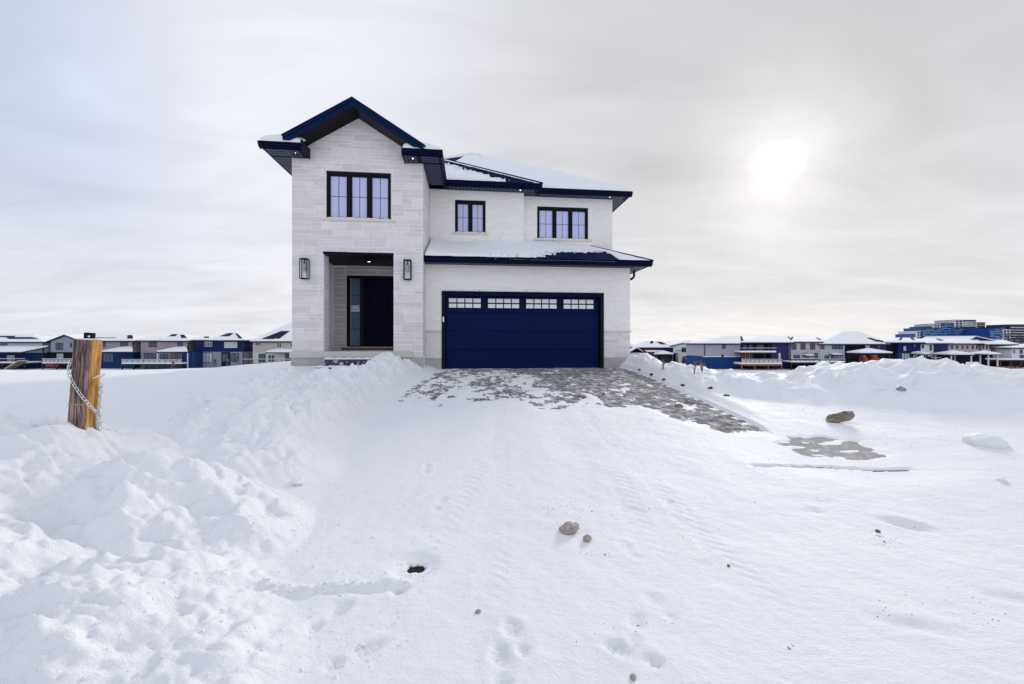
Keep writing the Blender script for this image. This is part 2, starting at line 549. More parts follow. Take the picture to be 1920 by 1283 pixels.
def snow_depth(X, Y):
    b = np.maximum.reduce([ridge(X, Y, NEAR), ridge(X, Y, NEAR2), ridge(X, Y, LEFT), ridge(X, Y, RDRV), ridge(X, Y, RBIG)])
    near = sm((5.0 - Y) / 2.0) * sm((-0.9 - X) / .8)
    bf = sm(b / 0.32) * sm((30 - Y) / 10)
    lump = (0.11 + .03 * near) * fbm(X * 1.15, Y * 1.15, 3, 3) + (0.050 - .026 * near) * billow(X * 2.6, Y * 2.6, 3, 11) + (0.020 - .010 * near) * billow(X * 7.5, Y * 7.5, 3, 23)
    t = (perlin(X * 0.95 + 3.1, Y * 1.5, 77) + 0.35 * perlin(X * 2.7, Y * 3.1, 78)) * 2.6
    fr = t - np.floor(t)
    terr = (sm((fr - .40) / .20) - fr) * 0.040
    lump = lump + (0.62 * clods(X, Y, 3.4, 301, .42) + 0.62 * clods(X, Y, 8.0, 311, .40)) * (1 - .75 * near) + 0.5 * clods(X, Y, 17.0, 321, .3) * (1 - .5 * near)
    lump = lump + terr * near + 0.065 * near * fbm(X * 2.2, Y * 2.6, 3, 31)
    # undisturbed snow
    soft = 0.012 * fbm(X * 1.3, Y * 1.3, 4, 41) + 0.0035 * fbm(X * 7, Y * 7, 3, 43)
    ca, sa = math.cos(R(38)), math.sin(R(38))
    along, across = X * ca - Y * sa, X * sa + Y * ca
    sast = 0.0032 * fbm(along * 1.6, across * 4.5, 4, 61) * sm((X + 0.6) / 1.5)
    rut = 0.006 * np.cos((X - 0.35 + 0.12 * perlin(Y * .4, X * 0, 9)) * 7.0) * sm((X + 1.2) / .8) * sm((2.6 - X) / .8) * sm((Y - 2.5) / 2)
    tread = 0.0
    for x0, k in ((-.62, .10), (.92, .05), (-.10, -.02), (1.46, -.06)):
        dxx = X - x0 - k * (Y - 2) - .06 * perlin(Y * .35, X * 0 + x0, 151)
        band = sm((.115 - np.abs(dxx)) / .03)
        tread = tread + band * (.0035 + .003 * np.sign(np.sin(Y * 62 + 55 * np.abs(dxx)))) * sm((Y - 1.6) / 1.2) * sm(.65 + 1.2 * perlin(X * .9 + x0, Y * .6, 153))
    offd = np.maximum(sm((-2.2 - X) / .5), sm((X - 3.56) / .25) * (.15 + .85 * sm((Y - 5.6) / 1.2)))
    rough_l = 0.022 * billow(X * 6, Y * 6, 3, 91) * sm((-0.3 - X) / .8) * sm((3.2 - Y) / .8) * sm((b * 8 + .25))
    s = 0.045 + 0.08 * offd - tread + soft + sast + rut + rough_l + b + bf * lump
    # boot prints
    for (x, y, a, d) in PRINTS:
        c_, s_ = math.cos(a), math.sin(a)
        lx, ly = (X - x) * c_ + (Y - y) * s_, -(X - x) * s_ + (Y - y) * c_
        m = np.maximum(sm(1.6 * (1 - np.hypot(lx / .055, (ly - .06) / .095))), sm(1.6 * (1 - np.hypot(lx / .043, (ly + .095) / .055))))
        rim = np.exp(-((np.hypot(lx / .075, ly / .18) - 1) / .22) ** 2)
        s = s - d * m * (1 + 0.35 * np.sign(np.sin(ly * 190))) + d * 0.25 * rim
    # little ridge of crumbled snow left by a shovel edge
    tt = np.clip((X + 1.40) / .78, 0, 1)
    ly = Y - (2.28 + .10 * tt) + 0.02 * perlin(X * 9, X * 0, 5)
    inseg = ((X > -1.42) & (X < -.6))
    s = s + inseg * 0.028 * np.exp(-(ly / .035) ** 2) * (0.6 + 0.8 * np.abs(perlin(X * 22, Y * 22, 6)))
    s = s - inseg * 0.012 * np.exp(-((ly + .05) / .03) ** 2)
    # wind cut ledges in the right foreground
    for (x0, y0, x1, y1, d) in [(2.42, 3.36, 2.62, 3.26, .014), (2.86, 3.22, 3.25, 2.98, .030), (1.75, 2.12, 2.35, 1.88, .016), (2.6, 2.3, 3.1, 2.1, .012)]:
        L = math.hypot(x1 - x0, y1 - y0)
        ux, uy = (x1 - x0) / L, (y1 - y0) / L
        la, lc = (X - x0) * ux + (Y - y0) * uy, -(X - x0) * uy + (Y - y0) * ux
        env = sm(la / (L * .5)) * sm((L - la) / (L * .5))
        s = s - d * env * np.exp(-((lc) / .05) ** 2) + d * .6 * env * np.exp(-((lc - .09) / .07) ** 2)
    # bared paving
    B1, B2 = drive_bare(X, Y)
    n = fbm(X * 1.5, Y * 0.8, 3, 101) * 0.50 + 0.55 * fbm(X * 5.0, Y * 3.0, 3, 105) + 0.34 * fbm(X * 15, Y * 9, 2, 109)
    B = np.maximum(B1, B2)
    right = sm((X - 0.6) / 1.8)
    s_b = 0.011 * (n + 0.01 + 1.0 * (1 - B) - 0.50 * np.maximum(B2, right * B1))
    onb = sm(B * 1.8) * sm((0.10 - b) / .06)
    s = s * (1 - onb) + np.maximum(s_b, -0.015) * onb
    # a scraped patch on the sidewalk and a crack of asphalt in front of it
    e = np.hypot((X - 3.92) / .62, (Y - 4.92) / .44) + 0.20 * fbm(X * 3, Y * 4.2, 4, 121)
    pw = sm((1.75 - np.hypot((X - 3.80) / .80, (Y - 4.72) / .62)) / .8) * sm((.05 - b) / .05)
    s = s * (1 - pw) + pw * (.010 + .004 * fbm(X * 4, Y * 4, 3, 140))
    pm = sm((0.98 - e) / .12)
    s = s * (1 - pm) + pm * np.maximum(-0.012, 0.010 * (fbm(X * 3.0 + 2, Y * 7, 3, 125) - 0.62))
    q = np.abs(Y - 4.30 - 0.05 * perlin(X * 2.2, X * 0 + .5, 127) - 0.06 * sm((X - 3.5) / .5) * -1)
    qm = sm((.042 - q + .034 * perlin(X * 8, Y * 20, 129)) / .014) * sm((X - 2.5) / .2) * sm((4.35 - X) / .2)
    s = s * (1 - qm) + qm * -0.012
    # hole trodden through to the frozen verge
    hw_ = sm((1.7 - np.hypot((X + .62) / .11, (Y - 2.56) / .11)) / .9)
    s = s * (1 - hw_) + np.minimum(s, .018) * hw_
    hm = sm((1 - np.hypot((X + .62) / .085, (Y - 2.585) / .062)) * 2.5 + 0.5 * perlin(X * 30, Y * 30, 131))
    s = s * (1 - hm) + hm * -0.004
    return s


def H(X, Y):
    X = np.asarray(X, float)
    Y = np.asarray(Y, float)
    return base(X, Y) + snow_depth(X, Y)


def h1(x, y):
    return float(H(np.array([x]), np.array([y]))[0])


def axis(lo, hi, segs, grow):
    """segs: list of (start, end, step); outside grows geometrically"""
    out = []
    for a, b, st in segs:
        out += list(np.arange(a, b - 1e-9, st))
    out.append(segs[-1][1])
    st, x = segs[-1][2], segs[-1][1]
    while x < hi:
        st *= grow
        x += st
        out.append(x)
    st, x = segs[0][2], segs[0][0]
    pre = []
    while x > lo:
        st *= grow
        x -= st
        pre.append(x)
    return np.array(pre[::-1] + out)


def grid_object(name, xs, ys, zf, m, parent=None):
    X, Y = np.meshgrid(xs, ys)
    Z = zf(X, Y)
    nx, ny = len(xs), len(ys)
    co = np.stack([X, Y, Z], -1).reshape(-1, 3).astype(np.float32)
    i = np.arange(nx * ny).reshape(ny, nx)
    q = np.stack([i[:-1, :-1], i[:-1, 1:], i[1:, 1:], i[1:, :-1]], -1).reshape(-1, 4)
    me = bpy.data.meshes.new(name)
    me.vertices.add(len(co))
    me.vertices.foreach_set('co', co.ravel())
    me.loops.add(q.size)
    me.loops.foreach_set('vertex_index', q.ravel().astype(np.int32))
    me.polygons.add(len(q))
    me.polygons.foreach_set('loop_start', np.arange(0, q.size, 4, dtype=np.int32))
    me.polygons.foreach_set('loop_total', np.full(len(q), 4, dtype=np.int32))
    me.polygons.foreach_set('use_smooth', np.ones(len(q), dtype=bool))
    me.materials.append(m)
    me.update()
    me.validate()
    return link(name, me, parent)


ys_mid = [0.9]
while ys_mid[-1] < 13.2:
    y = ys_mid[-1]
    ys_mid.append(y + 0.0125 * max(1.0, (y / 2.8)) ** 1.35)
ys = np.array(ys_mid)
st, y = ys[-1] - ys[-2], ys[-1]
tail = []
while y < 5000:
    st *= 1.06
    y += st
    tail.append(y)
st, y = 0.0125, 0.9
pre = []
while y > -300:
    st *= 1.12
    y -= st
    pre.append(y)
ys = np.concatenate([pre[::-1], ys, tail])
xs = axis(-5000, 5000, [(-3.7, -0.7, 0.0135), (-0.7, 3.7, 0.018)], 1.045)
ground = grid_object('snow_ground', xs, ys, lambda X, Y: H(X, Y), SNOW_G)
tag(ground, 'white snow covering the lot, the drive and the banks heaped beside it', 'snow', kind='structure')

gx = np.arange(-30, 30.1, 0.5)
road = grid_object('road', gx, np.arange(-10, 4.3, 0.25), lambda X, Y: base(X, Y) - 0.006, ASPH)
tag(road, 'dark asphalt road showing only in a crack through the snow', 'road', kind='structure')
walk = grid_object('sidewalk', np.arange(-30, 30.1, 0.25), np.arange(4.33, 5.5, 0.13), lambda X, Y: base(X, Y) - 0.004, WALK)
tag(walk, 'grey concrete sidewalk bared in one patch right of the drive', 'sidewalk', kind='structure')

# ------------------------------------------------------------------ the house: frame
HA = math.atan(80 / 750.0)
HU = (math.cos(HA), math.sin(HA))
HV = (-math.sin(HA), math.cos(HA))
HP = (0.328, 12.30)
G = 0.70


def hw(u, v):
    return (HP[0] + u * HU[0] + v * HV[0], HP[1] + u * HU[1] + v * HV[1])


# driveway with its pavers (laid square to the house)
drive = thing('driveway', 'grey paved driveway leading up to the garage door, partly bared of snow', 'driveway', (0, 0, 0))
drive['kind'] = 'structure'
grid_object('joint_sand', np.arange(-2.6, 3.57, 0.2), np.arange(5.45, 12.9, 0.2), lambda X, Y: base(X, Y) - 0.010, JOINT, drive)
PL, PW = 0.30, 0.15
pm = MB()
pm.add([(-.5, -.5, -1), (.5, -.5, -1), (.5, .5, -1), (-.5, .5, -1), (-.5, -.5, -.2), (.5, -.5, -.2), (.5, .5, -.2), (-.5, .5, -.2),
        (-.485, -.47, 0), (.485, -.47, 0), (.485, .47, 0), (-.485, .47, 0)],
       [(0, 1, 5, 4), (1, 2, 6, 5), (2, 3, 7, 6), (3, 0, 4, 7), (4, 5, 9, 8), (5, 6, 10, 9), (6, 7, 11, 10), (7, 4, 8, 11), (8, 9, 10, 11)])
pm.v = [(x * (PL - .005), y * (PW - .005), z * .03) for x, y, z in pm.v]
paver_me = pm.mesh('paver', PAVER)
cand = []
row = 0
v = -0.09
while v > -7.4:
    u = -3.4 + (PL / 2 if row % 2 else 0)
    while u < 4.0:
        x, y = hw(u, v)
        if -2.55 < x < 3.53 and y > 5.5:
            cand.append((u, v, x, y))
        u += PL
    v -= PW
    row += 1
ca = np.array(cand)
zb = base(ca[:, 2], ca[:, 3])
slope = (base(ca[:, 2], ca[:, 3] + .05) - base(ca[:, 2], ca[:, 3] - .05)) / .1
sd_ = snow_depth(ca[:, 2], ca[:, 3])
score = np.where(sd_ < 0.001, ca[:, 3], 100 + ca[:, 3])
order = np.argsort(score)
rest = MB()
rngp = random.Random(3)
for k, i in enumerate(order):
    x, y = ca[i, 2], ca[i, 3]
    if score[i] > 100 and y < 7:
        continue
    z = zb[i] + rngp.uniform(-.0015, .0015)
    th = math.atan(slope[i])
    if k < 300 and score[i] < 100:
        o = link('paver', paver_me, drive)
        o.location = (x, y, z)
        o.rotation_euler = (th, 0, HA)
    else:
        M = Matrix.Translation((x, y, z)) @ Matrix.Rotation(HA, 4, 'Z') @ Matrix.Rotation(th, 4, 'X')
        rest.add([tuple(M @ Vector(p)) for p in pm.v], pm.f)
tag(rest.build('paver_field', PAVERS, drive), kind='stuff')

# ------------------------------------------------------------------ the house: walls
house = thing('detached_house', 'new two-storey house of white stone and brick with navy garage door and dark roof edges', 'house', (HP[0], HP[1], G), HA)
OFF = (0, 0, -G)


def hp(mb, name, m, smooth=False, parent=None, label=None, kind=None):
    o = mb.build(name, m, parent or house, smooth, OFF)
    return tag(o, label, None, None, kind)


T, Mv, Rv = -0.60, 1.28, 1.58
TL, TR = -6.49, -2.95          # tower
ZS = 6.58                      # soffit level
GL, GR = -2.95, 3.43           # garage
RIDGE_U, GZ = -4.72, 7.765     # gable wall apex
PITCH_G = 0.62
GABL = (RIDGE_U - (GZ - ZS) / PITCH_G, RIDGE_U + (GZ - ZS) / PITCH_G)

WIN_T = (-5.59, -3.83, 4.955, 6.275)
WIN_M = (-2.11, -1.085, 5.165, 6.26)
WIN_R = (0.72, 2.55, 5.115, 6.245)
PORCH = (-5.66, -3.76, 1.235, 4.00)
GAR = (-2.46, 2.57, 0.69, 3.04)
D = 12.0

# tower masonry backing
b = MB()
f0, f1 = T + .003, T + .42
b.box(TL, PORCH[0], f0, f1, .45, PORCH[3])
b.box(PORCH[1], TR, f0, f1, .45, PORCH[3])
b.box(TL, WIN_T[0], f0, f1, PORCH[3], ZS)
b.box(WIN_T[1], TR, f0, f1, PORCH[3], ZS)
b.box(WIN_T[0], WIN_T[1], f0, f1, PORCH[3], WIN_T[2])
b.box(WIN_T[0], WIN_T[1], f0, f1, WIN_T[3], ZS)
gv = [(GABL[0], ZS), (GABL[1], ZS), (RIDGE_U, GZ)]
b.add([(x, f0, z) for x, z in gv] + [(x, f1, z) for x, z in gv], [(0, 1, 2), (5, 4, 3), (0, 2, 5, 3), (1, 4, 5, 2), (0, 3, 4, 1)])
b.box(TL, TL + .3, f1, D, .45, ZS)
b.box(TR - .3, TR - .003, f1, Mv + .3, .45, ZS)
# porch room
b.box(TL + .3, -6.02 - .014, f1, 1.4, .45, 4.2)
b.box(-3.40, TR - .3, f1, 1.7, .45, 4.2)
b.box(-6.1, -5.62, 1.403, 1.7, 1.2, 4.1)
b.box(-5.62, -3.40, 1.403, 1.7, 3.69, 4.1)
hp(b, 'tower_wall', MORTAR)

c = MB()
c.box(PORCH[0] + .002, PORCH[1] - .002, T + .05, f1 - .004, PORCH[3] - .05, PORCH[3] + .02)
c.box(-6.03, -3.41, f1 + .002, 1.41, 4.0, 4.06)
for k in range(17):
    c.box(-5.98 + k * .155, -5.972 + k * .155, f1 + .01, 1.405, 3.994, 4.002)
hp(c, 'porch_ceiling', BLACK)
c = MB().box(PORCH[0] - .01, PORCH[1] + .005, T - .008, T + .04, PORCH[3] - .05, PORCH[3] + .012)
hp(c, 'porch_trim', NAVY)

# garage + upper walls backing
b = MB()
g0 = .003
b.box(GL + .004, GAR[0], g0, .35, .45, 3.85)
b.box(GAR[1], GR, g0, .35, .45, 3.85)
b.box(GAR[0], GAR[1], g0, .35, GAR[3], 3.85)
b.box(GR - .3, GR, .35, 7, .45, 3.85)
hp(b, 'garage_wall', MORTAR)
b = MB()
m0 = Mv + .003
for (w, x0, x1, y0) in ((WIN_M, GL + .004, 0.21, m0), (WIN_R, 0.21, GR, Rv + .003)):
    b.box(x0, w[0], y0, y0 + .3, 3.9, ZS)
    b.box(w[1], x1, y0, y0 + .3, 3.9, ZS)
    b.box(w[0], w[1], y0, y0 + .3, 3.9, w[2])
    b.box(w[0], w[1], y0, y0 + .3, w[3], ZS)
b.box(0.0, 0.205, m0 + .3, Rv + .3, 3.9, ZS)
b.box(GR - .3, GR - .002, Rv + .32, D, 3.9, ZS)
b.box(TL + .3, GR - .3, D - .3, D, .45, ZS)
b.box(GR - .3, GR - .002, 7.0, D, .45, 3.9)
hp(b, 'upper_wall', MORTAR)

# foundations, porch slab, ledges
b = MB()
b.box(TL - .02, TR + .01, T - .02, T + .01, .40, 1.065)
b.box(TL - .02, TL + .28, T + .012, D, .40, 1.065)
b.box(GL + .012, GAR[0] - .003, -.012, .01, .40, 1.01)
b.box(GAR[1] + .003, GR + .012, -.012, .01, .40, 1.01)
b.box(GR + .002, GR + .012, .012, D, .40, 1.01)
hp(b, 'foundation', CONC)
b = MB()
b.box(TL - .045, -3.22, T - .055, T + .012, 1.068, 1.235)
b.box(-6.01, -3.41, T + .013, 1.5, 1.068, 1.235)
hp(b, 'porch_slab', SLABC)
b = MB()
b.box(GL + .004, GAR[0] - .002, -.035, .02, 1.81, 1.86)
b.box(GAR[1] + .002, GR + .03, -.035, .02, 1.81, 1.86)
b.box(GR + .001, GR + .03, .021, 3.0, 1.81, 1.86)
hp(b, 'stone_ledge', SILL)


# ---- ashlar stones
def rect_minus(rs, hole):
    out = []
    hx0, hx1, hz0, hz1 = hole
    for (x0, x1, z0, z1) in rs:
        if x1 <= hx0 or x0 >= hx1 or z1 <= hz0 or z0 >= hz1:
            out.append((x0, x1, z0, z1))
            continue
        if x0 < hx0:
            out.append((x0, hx0, z0, z1))
        if x1 > hx1:
            out.append((hx1, x1, z0, z1))
        a, c_ = max(x0, hx0), min(x1, hx1)
        if z0 < hz0:
            out.append((a, c_, z0, hz0))
        if z1 > hz1:
            out.append((a, c_, hz1, z1))
    return out


def ashlar(x0, x1, z0, z1, holes, rng, unit=0.105, wmin=.26, wmax=.85):
    res = []
    z = z0
    while z < z1 - .03:
        band = unit * rng.choice([2, 2, 2, 3, 1.4])
        if z + band > z1 - .05:
            band = z1 - z
        x = x0
        while x < x1 - .01:
            w = rng.uniform(wmin * 1.6, wmax * 1.5)
            if x + w > x1 - .2:
                w = x1 - x
            if rng.random() < .40 or band < unit * 1.6:
                ww = min(w, rng.uniform(.3, .6)) if band > unit * 1.6 else w
                if w - ww < .15:
                    ww = w
                res.append((x, x + ww, z, z + band))
                w = ww
            else:
                cut = band * rng.choice([.5, .38, .62])
                for (a, b_) in ((z, z + cut), (z + cut, z + band)):
                    xx = x
                    while xx < x + w - .01:
                        q = rng.uniform(wmin, wmax)
                        if xx + q > x + w - .14:
                            q = x + w - xx
                        res.append((xx, xx + q, a, b_))
                        xx += q
            x += w
        z += band
    for h in holes:
        res = rect_minus(res, h)
    return [r_ for r_ in res if r_[1] - r_[0] > .03 and r_[3] - r_[2] > .025]


def clip(poly, a, b_, c_):
    """keep a*x+b*z<=c"""
    out = []
    for i in range(len(poly)):
        p, q = poly[i], poly[(i + 1) % len(poly)]
        dp, dq = a * p[0] + b_ * p[1] - c_, a * q[0] + b_ * q[1] - c_
        if dp <= 0:
            out.append(p)
        if (dp < 0 < dq) or (dq < 0 < dp):
            t = dp / (dp - dq)
            out.append((p[0] + t * (q[0] - p[0]), p[1] + t * (q[1] - p[1])))
    return out


def area(p):
    return abs(sum(p[i][0] * p[(i + 1) % len(p)][1] - p[(i + 1) % len(p)][0] * p[i][1] for i in range(len(p)))) / 2


J = 0.017
stones = []                       # (area, mesh builder, material)
rng = random.Random(11)
holes = [PORCH, WIN_T, (WIN_T[0] - .1, WIN_T[1] + .1, 4.885, WIN_T[2] + .001)]
for r_ in ashlar(TL, TR, 1.24, GZ, holes, rng) + ashlar(-3.22, TR, 1.068, 1.238, [], rng):
    x0, x1, z0, z1 = r_
    poly = [(x0 + J / 2, z0 + J / 2), (x1 - J / 2, z0 + J / 2), (x1 - J / 2, z1 - J / 2), (x0 + J / 2, z1 - J / 2)]
    if z1 > 6.5:
        poly = clip(poly, PITCH_G, 1, GZ - .012 + PITCH_G * RIDGE_U)
        if len(poly) > 2:
            poly = clip(poly, -PITCH_G, 1, GZ - .012 - PITCH_G * RIDGE_U)
    if len(poly) < 3 or area(poly) < .0015:
        continue
    mb = MB().chunk(poly, T + rng.uniform(-.009, -.001), T + .03)
    stones.append((area(poly), mb, STONE))
# right return of the tower, above the garage roof and down the narrow strip in front
for r_ in ashlar(T + .02, Mv, .75, ZS, [], rng):
    v0, v1, z0, z1 = r_
    if v1 > .0 and z1 < 3.6:
        if v0 > -.02:
            continue
        v1 = -.002
    n = MB().chunk([(v0 + J / 2, z0 + J / 2), (v1 - J / 2, z0 + J / 2), (v1 - J / 2, z1 - J / 2), (v0 + J / 2, z1 - J / 2)], 0, .03)
    d0 = TR + rng.uniform(.001, .008)
    n.v = [(d0 - y, x, z) for (x, y, z) in n.v]
    stones.append(((v1 - v0) * (z1 - z0) * .25, n, STONE))
# porch jamb, back wall and inner side
for r_ in ashlar(T + .02, f1 - .01, 1.24, 3.94, [], rng, wmin=.3, wmax=.5):
    v0, v1, z0, z1 = r_
    n = MB().chunk([(v0 + J / 2, z0 + J / 2), (v1 - J / 2, z0 + J / 2), (v1 - J / 2, z1 - J / 2), (v0 + J / 2, z1 - J / 2)], 0, .03)
    n.v = [(PORCH[0] + .012 - y, x, z) for (x, y, z) in n.v]
    stones.append(((v1 - v0) * (z1 - z0) * .3, n, STONE))
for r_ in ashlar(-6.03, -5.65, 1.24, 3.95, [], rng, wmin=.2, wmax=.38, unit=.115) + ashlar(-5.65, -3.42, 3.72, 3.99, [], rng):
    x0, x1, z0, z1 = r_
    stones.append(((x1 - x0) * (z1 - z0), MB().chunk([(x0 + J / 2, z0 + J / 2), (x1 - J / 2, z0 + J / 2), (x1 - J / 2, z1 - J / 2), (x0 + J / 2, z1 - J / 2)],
                                                      1.4 + rng.uniform(-.008, .0), 1.43), SHADED_STONE))
# wainscot beside the garage door
for (a, b_) in ((GL + .012, GAR[0] - .004), (GAR[1] + .004, GR)):
    for x0, x1, z0, z1 in ashlar(a, b_, 1.013, 1.808, [], rng, wmin=.22, wmax=.5):
        stones.append(((x1 - x0) * (z1 - z0), MB().chunk([(x0 + J / 2, z0 + J / 2), (x1 - J / 2, z0 + J / 2), (x1 - J / 2, z1 - J / 2), (x0 + J / 2, z1 - J / 2)],
                                                          -.012 + rng.uniform(-.005, .003), .03), STONE))
stones.sort(key=lambda s: -s[0])
small = MB()
for k, (a, mb, mm) in enumerate(stones):
    if k < 300:
        hp(mb, 'stone', mm)
    else:
        small.add(mb.v, mb.f)
if small.v:
    hp(small, 'small_stones', STONE, kind='stuff')

# ---- bricks
BL, BH = 0.26, 0.079
bricks = []


def brickwall(x0, x1, z0, z1, yf, holes, rng):
    z = z0
    r_ = 0
    while z < z1 - .01:
        zt = min(z + BH, z1)
        x = x0 - (BL / 2 if r_ % 2 else 0)
        while x < x1:
            a, b_ = max(x, x0), min(x + BL, x1)
            if b_ - a > .03:
                for q in rect_minus([(a, b_, z, zt)], holes[0]) if holes else [(a, b_, z, zt)]:
                    if q[1] - q[0] > .03 and q[3] - q[2] > .02:
                        bricks.append((q, yf + rng.uniform(-.004, -.0005)))
            x += BL
        z = zt
        r_ += 1


rb = random.Random(5)
brickwall(GL + .006, GR, 1.863, 3.80, 0, [(GAR[0] - .003, GAR[1] + .003, 0, GAR[3] + .003)], rb)
n_gar = len(bricks)
brickwall(GL + .006, 0.21, 4.60, ZS, Mv, [(WIN_M[0], WIN_M[1], WIN_M[2] - .07, WIN_M[3])], rb)
brickwall(0.212, GR, 4.60, ZS, Rv, [(WIN_R[0], WIN_R[1], WIN_R[2] - .07, WIN_R[3])], rb)
JB = .008
runs = MB()
for k, ((x0, x1, z0, z1), yf) in enumerate(bricks):
    poly = [(x0 + JB / 2, z0 + JB / 2), (x1 - JB / 2, z0 + JB / 2), (x1 - JB / 2, z1 - JB / 2), (x0 + JB / 2, z1 - JB / 2)]
    if k < 300:
        hp(MB().chunk(poly, yf, yf + .03, .003), 'brick', BRICK)
    else:
        runs.chunk(poly, yf, yf + .03, .003)
hp(runs, 'brick_courses', BRICKS, kind='stuff')


# ------------------------------------------------------------------ windows
def window(w, yf, n, gaps=(.075, .075, .05)):
    x0, x1, z0, z1 = w
    y0, y1 = yf + .045, yf + .16
    fw = .055
    fr = MB()
    fr.box(x0 + .004, x1 - .004, y0, y1, z1 - fw - .03, z1 - .004)
    fr.box(x0 + .004, x1 - .004, y0, y1, z0 + .004, z0 + .03)
    fr.box(x0 + .004, x0 + fw, y0, y1, z0 + .03, z1 - fw - .03)
    fr.box(x1 - fw, x1 - .004, y0, y1, z0 + .03, z1 - fw - .03)
    cw = (x1 - x0 - 2 * fw) / n
    for k in range(1, n):
        xm = x0 + fw + k * cw
        fr.box(xm - .032, xm + .032, y0, y1, z0 + .03, z1 - fw - .03)
    win = hp(fr, 'window', BLACK)
    for k in range(n):
        a, c_ = x0 + fw + k * cw, x0 + fw + (k + 1) * cw
        a += .034 if k > 0 else .002
        c_ -= .034 if k < n - 1 else .002
        zb_, zt = z0 + .032, z1 - fw - .032
        s = MB()
        sw = .038
        s.box(a, a + sw, y0 + .02, y1 - .01, zb_, zt)
        s.box(c_ - sw, c_, y0 + .02, y1 - .01, zb_, zt)
        s.box(a + sw, c_ - sw, y0 + .02, y1 - .01, zt - sw, zt)
        s.box(a + sw, c_ - sw, y0 + .02, y1 - .01, zb_, zb_ + sw * .5)
        hp(s, 'sash', BLACK, parent=win)
        p = MB().box(a + sw + .001, c_ - sw - .001, y0 + .055, y0 + .07, zb_ + sw * .5 + .001, zt - sw - .001)
        hp(p, 'pane', PANE, parent=win)
        g = MB()
        xm, zm = (a + c_) / 2, zb_ + (zt - zb_) * .50
        g.box(xm - .006, xm + .006, y0 + .046, y0 + .054, zb_ + sw * .5, zt - sw)
        g.box(a + sw, c_ - sw, y0 + .047, y0 + .053, zm - .006, zm + .006)
        hp(g, 'grille', MUNT, parent=win)
    return win


def sill(w, yf, over, label):
    x0, x1, z0, z1 = w
    hp(MB().box(x0 - over, x1 + over, yf - .035, yf + .10, z0 - .068, z0 - .001), 'window_sill', SILL)
    # snow lying on the sill
    n = 60
    mb = MB()
    r2 = random.Random(int(x0 * 100))
    a0, a1 = x0 + .01, x1 - .01
    pr = []
    for k in range(n + 1):
        x = a0 + (a1 - a0) * k / n
        e = min(1, min(k, n - k) / 3)
        h = (.022 + .018 * float(perlin(np.array([x * 5]), np.array([2.0]), 3)[0]) + r2.uniform(0, .006)) * e
        h = max(h, .003)
        pr.append((x, h))
    vs, fs = [], []
    for x, h in pr:
        vs += [(x, yf - .025, z0), (x, yf - .02, z0 + h * .8), (x, yf + .02, z0 + h), (x, yf + .042, z0 + h * 1.2), (x, yf + .042, z0)]
    for k in range(n):
        for j in range(5):
            j2 = (j + 1) % 5
            fs.append((k * 5 + j, (k + 1) * 5 + j, (k + 1) * 5 + j2, k * 5 + j2))
    mb.add(vs, fs)
    o = mb.build('sill_snow', SNOW, None, True, (0, 0, 0))
    o.location = (HP[0], HP[1], 0)
    o.rotation_euler = (0, 0, HA)
    tag(o, label, 'snow', kind='stuff')


window(WIN_T, T, 3)
window(WIN_M, Mv, 2)
window(WIN_R, Rv, 3)
sill(WIN_T, T, .11, 'thin line of snow on the sill of the three-light window above the porch')
sill(WIN_M, Mv, .10, 'thin line of snow on the sill of the small two-light window')
sill(WIN_R, Rv, .12, 'thin line of snow on the sill of the three-light window above the garage')

# ------------------------------------------------------------------ garage door
fr = MB()
x0, x1, z0, z1 = GAR
hp(MB().box(x0 + .003, x0 + .11, -.02, .20, z0 - .1, z1 - .14), 'garage_door_jamb', BLACK)
hp(MB().box(x1 - .11, x1 - .003, -.02, .20, z0 - .1, z1 - .14), 'garage_door_jamb', BLACK)
fr = MB()
fr.box(x0 + .003, x1 - .003, -.035, .20, z1 - .055, z1 - .003)
fr.box(x0 + .003, x1 - .003, -.022, .20, z1 - .138, z1 - .057)
hp(fr, 'garage_door_header', NAVY)
fr = MB()
yd = .12
ax0, ax1 = x0 + .112, x1 - .112
fr.box(ax0, ax1, yd + .045, yd + .06, z0 - .1, z1 - .14)
gd = hp(fr, 'garage_door', BLACK)
zc_ = [z0 - .06, 1.265, 1.835, 2.40, z1 - .142]
for k in range(4):
    p = MB()
    za, zb2 = zc_[k] + .004, zc_[k + 1] - .004
    p.chunk([(ax0 + .003, za), (ax1 - .003, za), (ax1 - .003, zb2), (ax0 + .003, zb2)], yd, yd + .045, .006)
    hp(p, 'door_panel', DOORN, parent=gd)
wins = [(-2.26, -1.27), (-1.07, -.085), (0.115, 1.10), (1.30, 2.285)]
